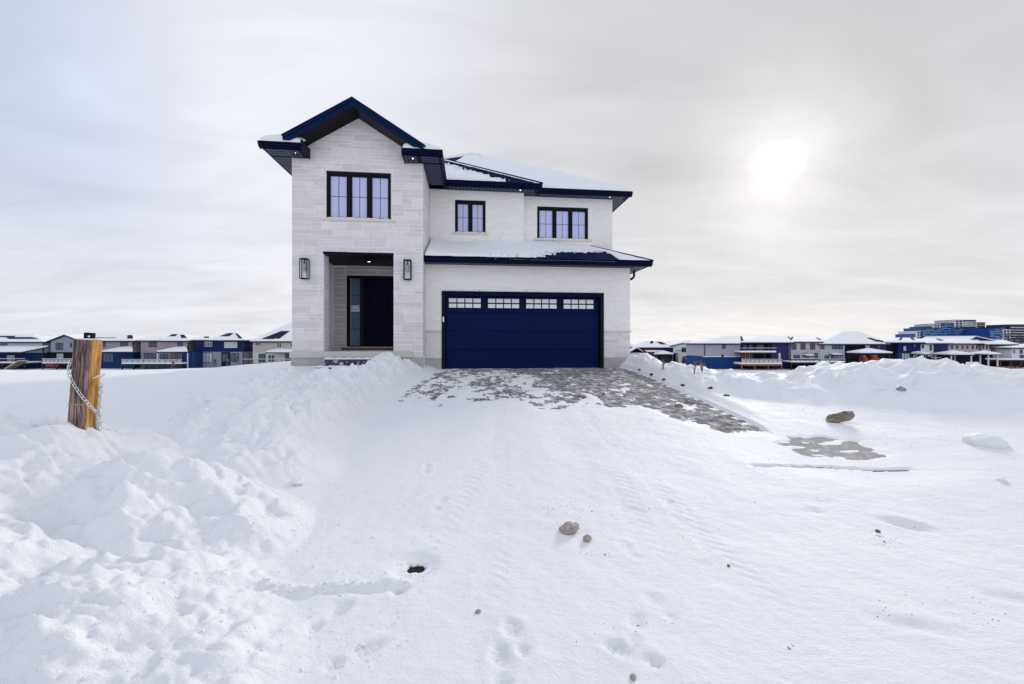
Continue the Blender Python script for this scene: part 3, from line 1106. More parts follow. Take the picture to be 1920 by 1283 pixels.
for a, c_ in wins:
    wf = MB()
    za, zt = 2.545, 2.835
    wf.box(a - .05, c_ + .05, yd - .010, yd + .002, zt + .03, zt + .055)
    wf.box(a - .05, c_ + .05, yd - .010, yd + .002, za - .055, za - .03)
    wf.box(a - .05, a - .025, yd - .010, yd + .002, za - .03, zt + .03)
    wf.box(c_ + .025, c_ + .05, yd - .010, yd + .002, za - .03, zt + .03)
    hp(wf, 'window_moulding', DOORN, parent=gd)
    wf = MB()
    wf.box(a - .02, c_ + .02, yd - .016, yd + .004, zt, zt + .026)
    wf.box(a - .02, c_ + .02, yd - .016, yd + .004, za - .026, za)
    wf.box(a - .02, a + .01, yd - .016, yd + .004, za, zt)
    wf.box(c_ - .01, c_ + .02, yd - .016, yd + .004, za, zt)
    cw = (c_ - a - .02) / 4
    for k in range(1, 4):
        xm = a + .01 + k * cw
        wf.box(xm - .014, xm + .014, yd - .015, yd + .004, za, zt)
    zm = (za + zt) / 2
    wf.box(a + .01, c_ - .01, yd - .014, yd + .004, zm - .018, zm + .018)
    hp(wf, 'window_frame', BLACK, parent=gd)
    for k in range(4):
        for (q0, q1) in ((za + .002, zm - .019), (zm + .019, zt - .002)):
            xa = a + .01 + k * cw + (.015 if k else .001)
            xb = a + .01 + (k + 1) * cw - (.015 if k < 3 else .001)
            hp(MB().box(xa, xb, yd - .007, yd + .003, q0, q1), 'pane', GPANE, parent=gd)
hp(MB().chunk([(x0 + .03, 2.10), (x0 + .075, 2.10), (x0 + .075, 2.26), (x0 + .03, 2.26)], -.045, -.02, .008), 'keypad', WHITE)
# little ties left in the wall above the door
for x in (-1.32, .12, 1.49):
    hp(MB().box(x - .004, x + .004, -.010, .0, GAR[3] + .005, GAR[3] + .055), 'weep_vent', BLACK)
for x, z in ((-2.28, 4.97), (-1.41, 4.95), (-.6, 4.97)):
    hp(MB().box(x - .005, x + .005, Mv - .010, Mv, z - .03, z + .01), 'weep_vent', BLACK)
for x in (1.2, 2.05, 2.9):
    hp(MB().box(x - .005, x + .005, Rv - .010, Rv, 4.94, 4.98), 'weep_vent', BLACK)

# ------------------------------------------------------------------ front door
PB = 1.40
df = MB()
dx0, dx1, dz0, dz1 = -5.62, -3.72, 1.34, 3.68
df.box(dx0, dx1, PB - .02, PB + .14, dz1 - .07, dz1 - .002)
df.box(dx0, dx0 + .10, PB - .02, PB + .14, dz0, dz1 - .07)
df.box(-5.20, -5.06, PB - .02, PB + .14, dz0, dz1 - .07)
df.box(-4.12, -4.03, PB - .02, PB + .14, dz0, dz1 - .07)
df.box(-3.80, dx1, PB - .02, PB + .14, dz0, dz1 - .07)
df.box(dx0 + .1, dx1 - .1, PB + .10, PB + .14, dz0, dz1 - .07)
fd = hp(df, 'front_door', BLACK)
lf = MB()
lx0, lx1, lz0, lz1 = -5.055, -4.125, dz0 + .02, dz1 - .075
yl = PB + .05
lf.box(lx0, lx1, yl, yl + .045, lz0, lz1)
hp(lf, 'leaf', LEAF, parent=fd)
for (za, zb2) in ((lz0 + .22, lz0 + .86), (lz0 + 1.06, lz1 - .28)):
    p = MB()
    a, c_ = lx0 + .17, lx1 - .17
    p.box(a, c_, yl - .012, yl + .001, za, za + .03)
    p.box(a, c_, yl - .012, yl + .001, zb2 - .03, zb2)
    p.box(a, a + .03, yl - .012, yl + .001, za + .03, zb2 - .03)
    p.box(c_ - .03, c_, yl - .012, yl + .001, za + .03, zb2 - .03)
    p.chunk([(a + .06, za + .06), (c_ - .06, za + .06), (c_ - .06, zb2 - .06), (a + .06, zb2 - .06)], yl - .010, yl + .001, .01)
    hp(p, 'raised_panel', MUNT if False else LEAF, parent=fd)
h_ = MB()
h_.tube([(-4.20, yl - .05, 2.10), (-4.20, yl - .06, 2.2), (-4.20, yl - .06, 2.5), (-4.20, yl - .05, 2.60)], .012, 8)
h_.box(-4.225, -4.175, yl - .05, yl, 2.08, 2.14)
h_.box(-4.225, -4.175, yl - .05, yl, 2.56, 2.66)
hp(h_, 'handle', BLACK, parent=fd)
for (a, c_, mm) in ((-5.515, -5.205, DPANE), (-4.025, -3.805, PANE)):
    zs = [dz0 + .03 + k * (dz1 - dz0 - .11) / 4 for k in range(5)]
    for k in range(4):
        hp(MB().box(a + .012, c_ - .012, yl + .01, yl + .02, zs[k] + .008, zs[k + 1] - .008), 'sidelight_pane', mm, parent=fd)
    e = MB()
    e.box(a, a + .011, yl - .005, yl + .02, zs[0], zs[4])
    e.box(c_ - .011, c_, yl - .005, yl + .02, zs[0], zs[4])
    hp(e, 'pale_edge', SILL, parent=fd)
b = MB().box(-5.75, -3.6, PB - .11, PB - .021, 1.237, 1.32)
hp(b, 'threshold', TIMB)
b = MB().box(-5.60, -3.6, PB - .10, PB - .0215, 1.322, 1.338)
hp(b, 'threshold_strip', WHITE)
e = MB()
e.box(-5.645, -5.622, PB - .03, PB + .02, 1.24, 3.705)
e.box(-5.622, -3.45, PB - .03, PB + .02, 3.683, 3.705)
hp(e, 'door_trim', SILL)

# paper notice taped to the sidelight
nx, ny = hw(-5.365, yl + .004)
notice = thing('notice', 'white paper lot notice taped to the left sidelight of the front door', 'notice', (nx, ny, 2.60), HA)
MB().box(-.135, .135, 0, .003, -.10, .10).build('sheet', PAPER, notice)


def lettering(txt, size, z, parent, name='lettering'):
    cu = bpy.data.curves.new('lettering', 'FONT')
    cu.body = txt
    cu.size = size
    cu.align_x = 'CENTER'
    cu.extrude = .0008
    tmp = bpy.data.objects.new('tmp', cu)
    COL.objects.link(tmp)
    dg = bpy.context.evaluated_depsgraph_get()
    me = bpy.data.meshes.new_from_object(tmp.evaluated_get(dg))
    bpy.data.objects.remove(tmp)
    me.materials.clear()
    me.materials.append(INK)
    o = link(name, me, parent)
    o.location = (0, -.0012, z)
    o.rotation_euler = (R(90), 0, 0)
    return o


lettering('LOT 58', .082, .012, notice)
for k, (a, c_) in enumerate(((-.11, -.07), (-.06, .045), (.055, .115))):
    MB().box(a, c_, -.0010, .0, -.045, -.022).build('print_line', mat('faint_ink', (.09, .13, .19), .8), notice)

# ------------------------------------------------------------------ wall lanterns, soffit lights


def lantern(u, z):
    w, h, d = .095, .27, .17
    y1 = T - .008
    fr = MB()
    t = .009
    for sx in (-1, 1):
        for yy in (y1 - d, y1 - .03):
            fr.box(u + sx * w - t, u + sx * w + t, yy - t, yy + t, z - h, z + h)
    for zz in (z - h, z + h):
        for yy in (y1 - d, y1 - .03):
            fr.box(u - w + t, u + w - t, yy - t, yy + t, zz - t, zz + t)
        for sx in (-1, 1):
            fr.box(u + sx * w - t, u + sx * w + t, y1 - d + t, y1 - .03 - t, zz - t, zz + t)
    fr.box(u - w + t, u + w - t, y1 - d + t, y1 - .03 - t, z + h - .004, z + h + t)
    fr.box(u - .055, u + .055, y1 - .021, y1, z - .2, z + .2)
    o = hp(fr, 'wall_lantern', BLACK)
    hp(MB().box(u - w + t, u + w - t, y1 - .032, y1 - .026, z - h + t, z + h - .02), 'back_plate', LGLASS, parent=o)
    hp(MB().tube([(u, y1 - .10, z + h - .01), (u, y1 - .10, z + h - .10), (u, y1 - .10, z + h - .101), (u, y1 - .10, z + h - .13)], [.012, .012, .035, .035], 8), 'lamp_holder', BLACK, parent=o)
    hp(MB().tube([(u, y1 - .10, z + h - .13), (u, y1 - .10, z - .06)], .045, 12), 'glass_shade', BULB, parent=o)


lantern(-6.12, 3.505)
lantern(-3.36, 3.53)


def potlight(u, v, z):
    n = 16
    mb = MB()
    mb.add([(u + .045 * math.cos(2 * math.pi * k / n), v + .045 * math.sin(2 * math.pi * k / n), z) for k in range(n)] +
           [(u + .045 * math.cos(2 * math.pi * k / n), v + .045 * math.sin(2 * math.pi * k / n), z + .02) for k in range(n)],
           [tuple(range(n))[::-1]] + [(k, (k + 1) % n, n + (k + 1) % n, n + k) for k in range(n)])
    o = hp(mb, 'soffit_light', GLOW)
    rg = MB()
    vs = []
    for r_, zz in ((.047, z + .001), (.060, z + .001), (.060, z + .02)):
        vs += [(u + r_ * math.cos(2 * math.pi * k / n), v + r_ * math.sin(2 * math.pi * k / n), zz) for k in range(n)]
    rg.add(vs, [(k, (k + 1) % n, n + (k + 1) % n, n + k) for k in range(n)] + [(n + k, n + (k + 1) % n, 2 * n + (k + 1) % n, 2 * n + k) for k in range(n)])
    hp(rg, 'trim_ring', BLACK, parent=o)


potlight(-6.30, -.92, ZS - .014)
potlight(-3.16, -.92, ZS - .014)
potlight(0.06, 1.05, ZS - .014)
potlight(3.28, 1.36, ZS - .014)
potlight(-4.72, .6, 3.985)

# ------------------------------------------------------------------ roofs
PIT = 0.64
ZE = ZS + .14


def eave_run(p0, p1, inward, name='eave_gutter', z=ZS, m=NAVY, ends=True):
    """fascia and gutter along the eave line p0->p1 (u,v); inward = unit vector to the wall"""
    mb = MB()

    def seg(a, b_, zz0, zz1):
        # a,b_ : offsets inwards
        q = [(p0[0] + inward[0] * a, p0[1] + inward[1] * a), (p1[0] + inward[0] * a, p1[1] + inward[1] * a),
             (p1[0] + inward[0] * b_, p1[1] + inward[1] * b_), (p0[0] + inward[0] * b_, p0[1] + inward[1] * b_)]
        mb.add([(x, y, zz0) for x, y in q] + [(x, y, zz1) for x, y in q], [(0, 3, 2, 1), (4, 5, 6, 7), (0, 1, 5, 4), (1, 2, 6, 5), (2, 3, 7, 6), (3, 0, 4, 7)])
    seg(.0, .10, z + .105, z + .140)
    seg(.018, .10, z + .045, z + .104)
    seg(.045, .10, z + .005, z + .044)
    seg(.102, .125, z - .018, z + .135)
    return hp(mb, name, m)


def soffit(poly_rects, ribs, z=ZS):
    mb = MB()
    for (a, b_, c_, d_) in poly_rects:
        mb.box(a, b_, c_, d_, z - .008, z + .004)
    o = hp(mb, 'soffit', SOFF)
    mb = MB()
    for (a, b_, c_, d_) in ribs:
        mb.box(a, b_, c_, d_, z - .0165, z - .0085)
    tag(hp(mb, 'soffit_slats', SLAT, parent=o), kind='stuff')


def ribs_u(u0, u1, v0, v1, step=.125, w=.095):
    """slats running across v, stepped along u"""
    return [(u0 + k * step, u0 + k * step + w, v0, v1) for k in range(int((u1 - u0) / step))]


def ribs_v(u0, u1, v0, v1, step=.125, w=.095):
    return [(u0, u1, v0 + k * step, v0 + k * step + w) for k in range(int((v1 - v0) / step))]


OV = .60
ul, ur = TL - OV, TR + OV            # tower eaves
vf = T - OV
RL, RR = -6.03, -3.42                # inner ends of the eave returns
# tower soffits
soffit([(ul + .12, TL - .002, vf + .12, D), (TL - .001, RL, vf + .12, T - .002)], ribs_v(ul + .12, TL - .004, T, D - .1) + ribs_u(TL, RL, vf + .12, T - .004) + ribs_v(ul + .12, TL - .004, vf + .12, T))
soffit([(TR + .008, ur - .12, vf + .12, .95), (RR, TR + .007, vf + .12, T - .002)], ribs_v(TR + .01, ur - .122, T, .95) + ribs_u(RR, TR, vf + .12, T - .004) + ribs_v(TR + .01, ur - .122, vf + .12, T))
eave_run((ul, vf), (RL, vf), (0, 1))
eave_run((ul, vf), (ul, D), (1, 0))
eave_run((RR, vf), (ur, vf), (0, 1))
eave_run((ur, vf), (ur, .93), (-1, 0))
# boxed inner ends of the returns
b = MB()
b.box(RL, RL + .03, vf + .02, T - .01, ZS - .03, ZS + .24)
b.box(RR - .03, RR, vf + .02, T - .01, ZS - .03, ZS + .24)
hp(b, 'return_end', NAVY)

# gable: two roof slopes with rake boards and dark soffit
rk = MB()
sf = MB()
ro = MB()
GR_T = .185
for sgn, reach in ((-1, 1.74), (1, 1.88)):
    def P(d, v, up):
        return (RIDGE_U + .02 * 0 + sgn * d, v, GZ + .005 - PITCH_G * d + up)
    # soffit board
    a = [P(0, vf + .03, 0), P(reach, vf + .03, 0), P(reach, T - .004, 0), P(0, T - .004, 0)]
    if sgn < 0:
        a = a[::-1]
    sf.slab([(x, y, z + .02) for x, y, z in a], .02)
    # rake board in two steps
    for (y0, y1, u0, u1) in ((vf, vf + .03, -.02, .125), (vf - .022, vf + .006, .125, .195)):
        zlow = ZE + .05
        db = min(reach - .02, (GZ + .005 + u0 - zlow) / PITCH_G)
        e_ = P(reach, y0, u1)
        q = [P(0, y0, u0), P(db, y0, u0), (e_[0], y0, min(zlow, e_[2] - .01)), e_, P(0, y0, u1)]
        q2 = [(x, y1, z) for x, _, z in q]
        rk.add(q + q2, [(0, 1, 2, 3, 4), (9, 8, 7, 6, 5)] + [(k, 5 + k, 5 + (k + 1) % 5, (k + 1) % 5) for k in range(5)])
    # roof deck
    a = [P(0, vf - .035, .225), P(reach + .03, vf - .035, .225), P(reach + .03, 3.1, .225), P(0, 3.1, .225)]
    if sgn < 0:
        a = a[::-1]
    ro.slab(a, .028)
hp(rk, 'rake_board', NAVYB)
hp(sf, 'gable_soffit', BLACK)
hp(ro, 'gable_roof', SHING)
# small shadow board under the gable where it meets the returns
# eave return roofs and side roofs of the tower
b = MB()
zt = ZE + PIT * OV
b.slab([(ul, vf, ZE), (RL + .02, vf, ZE), (RL + .02, T, zt), (TL, T, zt)], .03)
b.slab([(ul, vf, ZE), (TL, T, zt), (TL + .6, T + .6, zt + PIT * .6), (TL + .6, D, zt + PIT * .6), (ul, D, ZE)], .03)
b.slab([(RR - .02, vf, ZE), (ur, vf, ZE), (TR, T, zt), (RR - .02, T, zt)], .03)
b.slab([(ur, vf, ZE), (ur, 1.2, ZE), (TR - .3, 1.2, zt + PIT * .3), (TR - .3, T + .3, zt + PIT * .3), (TR, T, zt)], .03)
hp(b, 'return_roof', SHING)

# mid roof and main roof
mu, mv = 0.77, Mv - .45
ru, rv = 4.0, Rv - .45
soffit([(ur - .12, mu - .12, mv + .12, Mv - .002), (.216, mu - .12, Mv - .001, Rv - .002)], ribs_u(TR + .65, mu - .15, mv + .12, Mv - .004) + ribs_v(.22, mu - .13, Mv, Rv - .05))
soffit([(.216, ru - .12, rv + .13, Rv - .002), (GR + .002, ru - .12, Rv - .001, D)], [r_ for r_ in ribs_u(mu + .0, ru - .15, rv + .13, Rv - .004)] + ribs_v(GR + .004, ru - .13, Rv, D - .1), z=ZS - .004)
eave_run((ur - .02, mv), (mu, mv), (0, 1))
eave_run((mu, mv), (mu, rv + .12), (-1, 0))
eave_run((mu - .1, rv), (ru, rv), (0, 1), z=ZS - .01)
eave_run((ru, rv), (ru, D), (-1, 0), z=ZS - .01)
b = MB()
tm = 3.3
b.slab([(-4.2, mv, ZE), (mu, mv, ZE), (mu - tm, mv + tm, ZE + PIT * tm), (-4.2, mv + tm, ZE + PIT * tm)], .03)
b.slab([(mu, mv, ZE), (mu, mv + .6, ZE), (mu - tm, mv + tm + .3, ZE + PIT * tm), (mu - tm, mv + tm, ZE + PIT * tm)], .03)
hp(b, 'bay_roof', SHING)
b = MB()
au = (ul + ru) / 2
at_ = (ru - ul) / 2
ap = (au, rv + at_, ZE - .01 + PIT * at_)
ap2 = (au, D + .4 - 3.0, ap[2])
b.slab([(ul, rv, ZE - .01), (ru, rv, ZE - .01), ap], .03)
b.slab([(ru, rv, ZE - .01), (ru, D + .4, ZE - .01), ap2, ap], .03)
b.slab([(ul, D + .4, ZE - .01), (ul, rv, ZE - .01), ap, ap2], .03)
b.slab([(ru, D + .4, ZE - .01), (ul, D + .4, ZE - .01), ap2], .03)
hp(b, 'main_roof', SHING)

# garage roof
gu0, gu1, gv_, gz = GL + .01, 3.98, -.45, 3.985
HTU, HTV = 2.66, Rv
GP = .44
soffit([(GL + .012, gu1 - .12, gv_ + .12, -.002), (GR + .001, gu1 - .12, -.001, 5.2)], ribs_u(GL + .03, GR, gv_ + .12, -.004) + ribs_u(GR, gu1 - .15, gv_ + .12, -.004) + ribs_v(GR + .003, gu1 - .122, 0, 5.1), z=gz - .14)
eave_run((GL + .004, gv_), (gu1, gv_), (0, 1), z=gz - .14)
eave_run((gu1, gv_), (gu1, 5.2), (-1, 0), z=gz - .14)
ztop = gz + GP * (Rv - gv_)
b = MB()
b.slab([(gu0, gv_, gz), (gu1, gv_, gz), (HTU, HTV, ztop), (gu0, HTV, ztop)], .03)
b.slab([(gu1, gv_, gz), (gu1, 5.2, gz), (GR - .05, 5.2, gz + .62 * (gu1 - GR)), (HTU, HTV + .8, ztop), (HTU, HTV, ztop)], .03)
hp(b, 'garage_roof', SHING)


# shingle courses where the roof is bare
def shingles(A, B_, Dn, name, course=.14, tab=.33):
    """A-B_ eave, A-Dn up the slope; right edge given by B_ + hip direction"""
    A, B_, C_, D_ = [Vector(p) for p in (A, B_, Dn[0], Dn[1])]
    up = (D_ - A)
    L = up.length
    ud = up / L
    nrm = (B_ - A).cross(up).normalized()
    mb = MB()
    n = int(L / course)
    rr = random.Random(9)
    for i in range(n):
        t = i * course / L
        a = A.lerp(D_, t)
        e = B_.lerp(C_, t)
        W_ = (e - a).length
        if W_ < .1:
            break
        xd = (e - a) / W_
        x = -rr.uniform(0, tab)
        while x < W_:
            q0, q1 = max(x, 0) + .003, min(x + tab, W_) - .003
            if q1 - q0 > .03:
                hgt = rr.uniform(.006, .013)
                p = [a + xd * q0, a + xd * q1, a + xd * q1 + ud * (course * 1.05), a + xd * q0 + ud * (course * 1.05)]
                p = [v_ + nrm * .003 for v_ in p]
                pu = [p[0] + nrm * hgt, p[1] + nrm * hgt, p[2] + nrm * .002, p[3] + nrm * .002]
                mb.add([tuple(v_) for v_ in p + pu], [(4, 5, 6, 7), (0, 1, 5, 4), (1, 2, 6, 5), (3, 0, 4, 7)])
            x += tab
    hp(mb, name, SHING, kind='stuff')
    return nrm


shingles((-2.6, mv, ZE), (mu, mv, ZE), ((mu - tm, mv + tm, ZE + PIT * tm), (-2.6, mv + tm, ZE + PIT * tm)), 'shingle_courses')
shingles((gu0, gv_, gz), (gu1, gv_, gz), ((HTU, HTV, ztop), (gu0, HTV, ztop)), 'shingle_courses')
# capped hip ridges
hp(MB().tube([(mu, mv, ZE + .02), (mu - tm, mv + tm, ZE + PIT * tm + .02)], .035, 6), 'hip_cap', SHING)
hp(MB().tube([(gu1, gv_, gz + .01), (HTU, HTV, ztop + .01)], .03, 6), 'hip_cap', SHING)


# ------------------------------------------------------------------ snow on the roofs
def roof_snow(corners, nu, nv, tf, label, lip=.07):
    A, B_, C_, D_ = [np.array(p, float) for p in corners]
    S, Tt = np.meshgrid(np.linspace(0, 1, nu), np.linspace(0, 1, nv))
    P = (A[None, None] * ((1 - S) * (1 - Tt))[..., None] + B_ * (S * (1 - Tt))[..., None] + C_ * (S * Tt)[..., None] + D_ * ((1 - S) * Tt)[..., None])
    wid = np.linalg.norm(B_ - A) * (1 - Tt) + np.linalg.norm(C_ - D_) * Tt
    hei = np.linalg.norm(D_ - A)
    th, edges = tf(S, Tt, P)
    e = np.full_like(S, 9.0)
    if 'l' in edges:
        e = np.minimum(e, S * wid)
    if 'r' in edges:
        e = np.minimum(e, (1 - S) * wid)
    if 'b' in edges:
        e = np.minimum(e, Tt * hei)
    if 't' in edges:
        e = np.minimum(e, (1 - Tt) * hei)
    q = np.clip(e / lip, 0, 1)
    th = np.where(th > 0, th * np.sqrt(np.clip(1 - (1 - q) ** 2, 0, 1)), th)
    brd = np.zeros_like(S, bool)
    brd[0] = brd[-1] = True
    brd[:, 0] = brd[:, -1] = True
    Z = P.copy()
    Z[..., 2] += np.where(brd, np.minimum(th, 0.0) - .012, th)
    vs = Z.reshape(-1, 3)
    i = np.arange(nu * nv).reshape(nv, nu)
    qd = np.stack([i[:-1, :-1], i[:-1, 1:], i[1:, 1:], i[1:, :-1]], -1).reshape(-1, 4)
    mb = MB()
    mb.add(vs.tolist(), qd.tolist())
    o = mb.build('roof_snow', SNOW, None, True, (0, 0, 0))
    o.location = (HP[0], HP[1], 0)
    o.rotation_euler = (0, 0, HA)
    return tag(o, label, 'snow', kind='stuff')


def tf_mid(S, Tt, P):
    u, v_ = P[..., 0], P[..., 1]
    dh = (mu - u) - (v_ - mv)            # plan distance from hip
    up = (v_ - mv)
    n = fbm(u * 2.0, v_ * 2.0, 3, 201) * .30 + .42 * fbm(u * 5, v_ * 8, 4, 202, .7)
    thr = 1.15 + n
    th = .10 * sm((dh - thr) / .25) - .03 * (1 - sm((dh - thr + .1) / .15))
    th = np.where(dh < .14 + .1 * n, .03, th)
    return th, 'b'


roof_snow([(-4.2, mv + .02, ZE), (mu - .03, mv + .02, ZE), (mu - tm, mv + tm, ZE + PIT * tm), (-4.2, mv + tm, ZE + PIT * tm)], 260, 170, tf_mid, 'patchy snow on the small bay roof between tower and garage')


def tf_main(S, Tt, P):
    u, v_ = P[..., 0], P[..., 1]
    n = fbm(u * .7, v_ * .7, 3, 211)
    hole = np.hypot((u + 1.35) / .55, (v_ - 6.05) / .28) + .5 * fbm(u * 3, v_ * 3, 2, 213)
    th = .15 + .03 * n + .006 * fbm(u * 5, v_ * 5, 2, 212)
    th = np.where(hole < .75, -.03, th)
    return th, 'br'


zz = ZE - .01
roof_snow([(-3.0, rv + .02, zz), (ru, rv + .02, zz), (au + .03, rv + at_ - .03, ap[2]), (au - .02, rv + at_ - .03, ap[2])], 150, 120, tf_main, 'smooth snow on the front slope of the main roof', lip=.12)
roof_snow([(ru, rv, zz), (ru, D + .4, zz), ap2, ap], 60, 40, lambda S, Tt, P: (.13 + 0 * S, 'b'), 'snow on the right slope of the main roof, behind its hip')
roof_snow([(ul, D + .4, zz), (ul, rv, zz), ap, ap2], 60, 40, lambda S, Tt, P: (.13 + 0 * S, 'b'), 'snow on the left slope of the main roof behind the gable')


def tf_gar(S, Tt, P):
    u, v_ = P[..., 0], P[..., 1]
    up = v_ - gv_
    n = fbm(u * 1.3, v_ * 1.3, 3, 221) * .25 + .34 * fbm(u * 5, v_ * 8, 4, 222, .7)
    bare = sm((u - 0.15) / 1.3) * .95 + .10 + .12 * sm((u + .9) / .8)
    tip = sm((u - 2.75) / .25)
    low = sm((bare - up + n * .8) / .2) * (1 - tip) * sm((u + 2.2) / 1.0)
    th = (.095 + .045 * fbm(u * 1.1, v_ * 1.1, 3, 223) + .06 * sm((up - 1.2) / .6) * sm((1.6 - u) / 1.0) + .05 * sm((-2.2 - u) / .5)) * (1 - .75 * sm((u - 1.6) / 1.0))
    th = th * (1 - low) - .03 * low
    return th, 'blr'


roof_snow([(gu0 + .02, gv_ + .01, gz), (gu1 - .05, gv_ + .01, gz), (HTU - .02, HTV - .02, ztop), (gu0 + .02, HTV - .02, ztop)], 340, 110, tf_gar, 'deep snow on the garage roof, worn through to shingles at its right end')
roof_snow([(ul + .01, vf + .01, ZE), (RL + .01, vf + .01, ZE), (RL + .01, T, zt), (TL, T, zt)], 40, 24,
          lambda S, Tt, P: (.13 + .02 * fbm(P[..., 0] * 3, P[..., 1] * 3, 2, 5) + 0.05 * Tt, 'blr'), 'snow cap on the left eave return of the gable', lip=.16)
roof_snow([(ul, D, ZE), (ul + .01, vf + .01, ZE), (TL, T, zt), (TL + .4, D, zt + PIT * .4)], 60, 24, lambda S, Tt, P: (.12 + 0 * S, 'br'), 'snow along the left eave of the tower')
roof_snow([(RR - .01, vf + .01, ZE), (ur - .01, vf + .01, ZE), (TR, T, zt), (RR - .01, T, zt)], 40, 24,
          lambda S, Tt, P: (.10 + .02 * fbm(P[..., 0] * 3, P[..., 1] * 3, 2, 6) + .04 * (1 - S), 'blr'), 'snow cap on the right eave return of the gable', lip=.16)
for sgn, lab in ((-1, 'left'), (1, 'right')):
    q = [(RIDGE_U + sgn * 1.75, vf + .06, GZ + .23 - PITCH_G * 1.75), (RIDGE_U + sgn * .02, vf + .06, GZ + .23), (RIDGE_U + sgn * .02, 3.05, GZ + .23), (RIDGE_U + sgn * 1.75, 3.05, GZ + .23 - PITCH_G * 1.75)]
    if sgn > 0:
        q = [q[1], q[0], q[3], q[2]]
    roof_snow(q, 40, 40, lambda S, Tt, P: (.035 + .01 * fbm(P[..., 0] * 3, P[..., 1] * 3, 2, 7), 'blr'), 'thin snow on the %s slope of the gable roof' % lab, lip=.1)

# downpipes at the right end
dp = MB()
dp.tube([(GR + .28, .35, gz - .17), (GR + .28, .35, gz - .34), (GR + .25, .38, gz - .40), (GR + .06, .55, gz - .50), (GR + .045, .58, gz - .60), (GR + .045, .58, .7)], .038, 8)
hp(dp, 'downpipe', BLACK)
dp = MB()
dp.tube([(GR + .26, Rv + .9, ZS - .03), (GR + .26, Rv + .9, ZS - .18), (GR + .22, Rv + .93, ZS - .24), (GR + .06, Rv + 1.05, ZS - .32), (GR + .045, Rv + 1.06, ZS - .42), (GR + .045, Rv + 1.06, 4.3)], .038, 8)
hp(dp, 'downpipe', BLACK)

# dark stone steps up to the porch, snow on their treads
steps = thing('porch_steps', 'rough dark stone steps half buried in snow before the porch', 'steps', (*hw(-5.0, T - .3), .7), HA)


def rough_step(x0, x1, y0, y1, z0, z1, seed, parent):
    nx = 26
    mb = MB()
    vs, fs = [], []
    rr = random.Random(seed)
    for i in range(nx + 1):
        x = x0 + (x1 - x0) * i / nx
        for (yy, zz_) in ((y0, z0), (y0, z0 + (z1 - z0) * .35), (y0, z0 + (z1 - z0) * .7), (y0 + .01, z1), (y1, z1), (y1, z0)):
            j = rr.uniform(-.014, .014)
            vs.append((x, yy + (j if yy < y0 + .02 else 0), zz_ + (rr.uniform(-.006, .006) if z0 < zz_ < z1 else 0)))
    for i in range(nx):
        for k in range(6):
            k2 = (k + 1) % 6
            fs.append((i * 6 + k, (i + 1) * 6 + k, (i + 1) * 6 + k2, i * 6 + k2))
    fs.append(tuple(range(6))[::-1])
    fs.append(tuple(nx * 6 + k for k in range(6)))
    mb.add(vs, fs)
    return mb.build('step', DSTEP, parent)


rough_step(-.50, 1.15, -.12, .28, .165, .335, 1, steps)
rough_step(-.60, 1.20, -.48, -.12, -.15, .14, 2, steps)
for (x0, x1, y0, y1, z, lab) in ((-.5, 1.15, -.12, .24, .335, 'upper'), (-.6, 1.2, -.48, -.125, .14, 'lower')):
    mb = MB()
    n = 24
    vs, fs = [], []
    for i in range(n + 1):
        x = x0 + (x1 - x0) * i / n
        h = .03 + .012 * math.sin(i * 1.7) + .008 * math.sin(i * 3.1)
        vs += [(x, y0 - .005, z - .004), (x, y0 + .03, z + h), (x, y1, z + h * 1.1), (x, y1, z - .004)]
    for i in range(n):
        for k in range(4):
            k2 = (k + 1) % 4
            fs.append((i * 4 + k, (i + 1) * 4 + k, (i + 1) * 4 + k2, i * 4 + k2))
    mb.add(vs, fs)
    o = mb.build('step_snow', SNOW, None, True)
    o.location = steps.location
    o.rotation_euler = (0, 0, HA)
    tag(o, 'strip of snow on the %s dark porch step' % lab, 'snow', kind='stuff')

# ------------------------------------------------------------------ far neighbourhood
import bmesh
from mathutils import noise as mnoise


def X_(px, Y):
    return (px - 960.0) / 750.0 * Y


def Z_(py, Y):
    return CAM_H + (641.0 - py) / 750.0 * Y


def siding(name, col):
    return mat(name, col, 0.8, 0.2, var=0.08, scale=1.5)


SID = {
    'mauve': siding('mauve_siding', (0.33, 0.285, 0.31)),
    'pale': siding('pale_blue_siding', (0.42, 0.47, 0.53)),
    'greyblue': siding('grey_blue_siding', (0.28, 0.31, 0.37)),
    'white': siding('white_siding', (0.66, 0.68, 0.70)),
    'navy': siding('navy_siding', (0.006, 0.017, 0.085)),
    'ink': siding('ink_siding', (0.010, 0.009, 0.018)),
    'nbrick': mat('navy_brick', (0.012, 0.040, 0.14), 0.85, 0.15, var=0.35, scale=3.0),
    'bbrick': mat('blue_brick', (0.008, 0.048, 0.175), 0.85, 0.15, var=0.40, scale=2.6),
    'beige': siding('beige_siding', (0.46, 0.42, 0.37)),
    'taupe': siding('taupe_siding', (0.36, 0.31, 0.28)),
    'lav': siding('lavender_siding', (0.36, 0.34, 0.43)),
    'pink': siding('pinkish_siding', (0.47, 0.40, 0.43)),
    'violet': siding('violet_siding', (0.038, 0.038, 0.135)),
    'grey': siding('grey_stone_veneer', (0.25, 0.26, 0.33)),
    'red': mat('maroon_brick', (0.085, 0.040, 0.050), 0.85, 0.15, var=0.35, scale=2.5),
    'brown': siding('brown_cladding', (0.16, 0.12, 0.12)),
    'light': siding('light_stone', (0.55, 0.53, 0.52)),
}
FROOF = mat('far_dark_roof', (0.020, 0.024, 0.045), 0.9, 0.15, var=0.2, scale=2)
FBLK = mat('far_black_trim', (0.010, 0.011, 0.020), 0.6)
FWHT = mat('far_white_trim', (0.70, 0.70, 0.70), 0.6)
